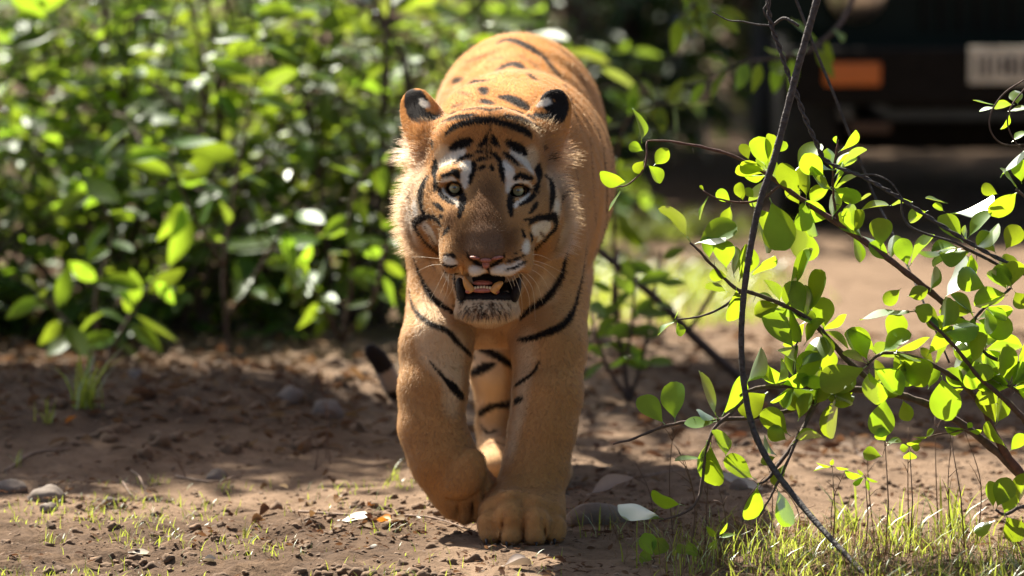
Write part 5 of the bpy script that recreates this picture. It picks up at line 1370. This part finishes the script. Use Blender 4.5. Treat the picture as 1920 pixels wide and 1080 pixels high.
    mx3 = k.n('MixShader', i0=.06, i1=mx2.outputs[0], i2=sh.outputs[0])
    hair.materials.append(k.surf(mx3.outputs[0]))
    fur = bpy.data.objects.new('fur', hair); COL.objects.link(fur); fur.parent = root
    fur.matrix_parent_inverse = Matrix.Translation(-Vector(root.location))

    # ---- eyes
    k = NT('tiger_eye')
    tc = k.n('TexCoord')
    sep = k.n('SeparateXYZ', Vector=tc.outputs['Object'])
    rr_ = k.math('SQRT', k.math('ADD', k.math('MULTIPLY', sep.outputs[0], sep.outputs[0]), k.math('MULTIPLY', sep.outputs[2], sep.outputs[2])))
    sc = k.math('MULTIPLY', rr_, 1 / .0145)
    nz2 = k.n('TexNoise', Vector=tc.outputs['Object'], Scale=900.0)
    colr = k.ramp(sc, [(0.0, (.004, .003, .003)), (.17, (.004, .003, .003)), (.22, (.30, .25, .10)), (.55, (.52, .46, .24)), (.68, (.36, .31, .15)), (.76, (.01, .008, .006)), (1.0, (.02, .014, .01))])
    p = k.n('BsdfPrincipled', Base__Color=k.mix(colr, nz2.outputs[1], .12, 'OVERLAY'), Roughness=.12)
    p.inputs['Coat Weight'].default_value = 1.0
    p.inputs['Coat Roughness'].default_value = .03
    eye_mat = k.surf(p.outputs[0])
    for ex, ey in ((852.5, 352.5), (971.5, 357.5)):
        m = MB(); prof = [(-math.cos(a) * .0145, math.sin(a) * .0145) for a in np.linspace(.02, math.pi - .02, 16)]
        m.lathe((0, 0, 0), (0, 1, 0), prof, 24)
        e = m.build('eye', eye_mat, root)
        e.location = at(ex, ey, 11.789); e.rotation_euler = (math.radians(-4), 0, 0)
    # ---- nose leather, lips, teeth
    nose_mat = simple('nose_leather', (.34, .115, .075), .5, 300, .45, .3)
    lip_mat = simple('lip_skin', (.012, .008, .007), .62, 200, .3, .5, 0.0, .2)
    gum_mat = simple('gum', (.42, .13, .09), .35, 200, .25)
    tooth_mat = simple('tooth', (.60, .30, .085), .35, 120, .2)
    m = MB()
    def blob(m, c, r, rot=(0, 0, 0), seg=14):
        R_ = Euler([math.radians(a) for a in rot]).to_matrix(); c = Vector(c)
        V_ = []; F_ = []
        nr = 9
        for i in range(nr):
            th = .05 + (math.pi - .1) * i / (nr - 1)
            for j in range(seg):
                ph_ = 2 * math.pi * j / seg
                V_.append(c + R_ @ Vector((r[0] * math.sin(th) * math.cos(ph_), r[1] * math.sin(th) * math.sin(ph_), r[2] * math.cos(th))))
        for i in range(nr - 1):
            for j in range(seg):
                F_.append((i * seg + j, (i + 1) * seg + j, (i + 1) * seg + (j + 1) % seg, i * seg + (j + 1) % seg))
        F_.append(tuple(range(seg))); F_.append(tuple((nr - 1) * seg + j for j in range(seg - 1, -1, -1)))
        m.add(V_, F_)
    blob(m, at(891, 483, 11.5852), (.0120, .010, .0038), (0, 8, 10))
    blob(m, at(932, 483.5, 11.5852), (.0130, .010, .0040), (0, -9, -10))
    blob(m, at(911, 488, 11.578), (.012, .007, .0045))
    blob(m, at(911, 496, 11.5854), (.0075, .007, .0085))
    m.build('nose_leather', nose_mat, root)
    m = MB()
    blob(m, at(915, 556, 11.672), (.052, .024, .0135), (12, 0, 0))
    blob(m, at(866, 546, 11.694), (.011, .03, .028), (0, -12, 0))
    blob(m, at(966, 546, 11.694), (.011, .03, .028), (0, 14, 0))
    blob(m, at(916, 530, 11.735), (.050, .03, .034))
    m.build('lower_lip', lip_mat, root)
    m = MB()
    blob(m, at(904, 543, 11.652), (.024, .012, .0065), (10, 0, 0))
    blob(m, at(880, 545, 11.648), (.0085, .010, .006), (0, -20, 0)); blob(m, at(929, 545, 11.648), (.0085, .010, .006), (0, 20, 0))
    blob(m, at(905, 531, 11.665), (.020, .012, .006))
    m.build('gum', gum_mat, root)
    def tooth(name, pts, parent=root):
        m = MB(); q = spline([(*at(a, b, c), prad(r, c)) for a, b, c, r in pts], 4)
        m.tube([p[:3] for p in q], [max(p[3], .0004) for p in q], 10)
        return m.build(name, tooth_mat, root)
    tooth('canine', [(859, 484, 11.632, 5.5), (863, 497, 11.628, 5.2), (866, 508, 11.628, 3.6), (867, 515, 11.630, .8)])
    tooth('canine', [(884, 546, 11.646, 8.5), (877, 535, 11.642, 7.5), (872, 525, 11.640, 4.8), (870, 516, 11.640, .8)])
    tooth('canine', [(925, 547, 11.646, 8.5), (931, 538, 11.642, 8.0), (938, 532, 11.640, 6), (943, 529, 11.640, 2)])
    inc_mat = simple('incisor_enamel', (.68, .55, .34), .3)
    for i in range(6):
        m = MB(); blob(m, at(891 + i * 5.6, 538.5 + .6 * abs(i - 2.5), 11.643), (.0029, .003, .0036), seg=8)
        m.build('incisor', inc_mat, root)
    # ---- whiskers and brow hairs
    wm = simple('whisker_hair', (.82, .72, .52), .4)
    def hairs(name, curves):
        for q in curves:
            m = MB()
            m.tube([p for p in q], [.00045 * (1 - .75 * i / (len(q) - 1)) for i in range(len(q))], 5)
            m.build(name, wm, root)
    L = [(838, 500, 818, 540, 800, 575), (846, 505, 830, 540, 822, 560), (836, 495, 806, 498, 780, 510), (832, 486, 795, 482, 772, 482), (842, 512, 838, 545, 826, 575), (850, 512, 848, 540, 838, 560)]
    Rr = [(978, 477, 1010, 478, 1034, 488), (976, 488, 1015, 500, 1042, 522), (972, 500, 1005, 530, 1018, 570), (968, 508, 990, 550, 994, 588), (974, 495, 1012, 515, 1030, 545),
          (962, 512, 976, 550, 980, 590), (958, 515, 966, 540, 968, 556), (950, 518, 960, 540, 962, 566), (970, 505, 998, 540, 1004, 602), (980, 484, 1020, 494, 1056, 512)]
    def wl(lst, s):
        out = []
        for a, b, c, d, e, f_ in lst:
            out.append(spline([at(a, b, 11.655), at(c, d, 11.66), at(e, f_, 11.70)], 5))
        return out
    hairs('whisker', wl(L, -1) + wl(Rr, 1))
    br = []
    for a in ((860, 322, 845, 315, 832, 325), (862, 322, 850, 318, 842, 330), (864, 322, 856, 326, 852, 335), (866, 316, 858, 308, 845, 308), (972, 313, 985, 315, 998, 324), (970, 318, 976, 322, 974, 328), (742, 268, 750, 262, 762, 268), (738, 262, 748, 260, 760, 262)):
        Y = 11.775 if a[0] > 800 else 11.95
        br.append(spline([at(a[0], a[1], Y + .01), at(a[2], a[3], Y - .005), at(a[4], a[5], Y)], 4))
    hairs('brow_hair', br)
    # ---- claws, just showing under the toes
    cm = simple('claw', (.03, .022, .018), .5)
    for px, Y in ((912, 11.868), (950, 11.838), (1006, 11.838), (1040, 11.872)):
        m = MB(); c = onz(px, Y, .0)
        m.tube([c + np.array((0, .016, .013)), c + np.array((0, .004, .008)), c + np.array((0, -.002, .001))], [.004, .003, .0006], 8)
        m.build('claw', cm, root)
    return root
build_tiger()
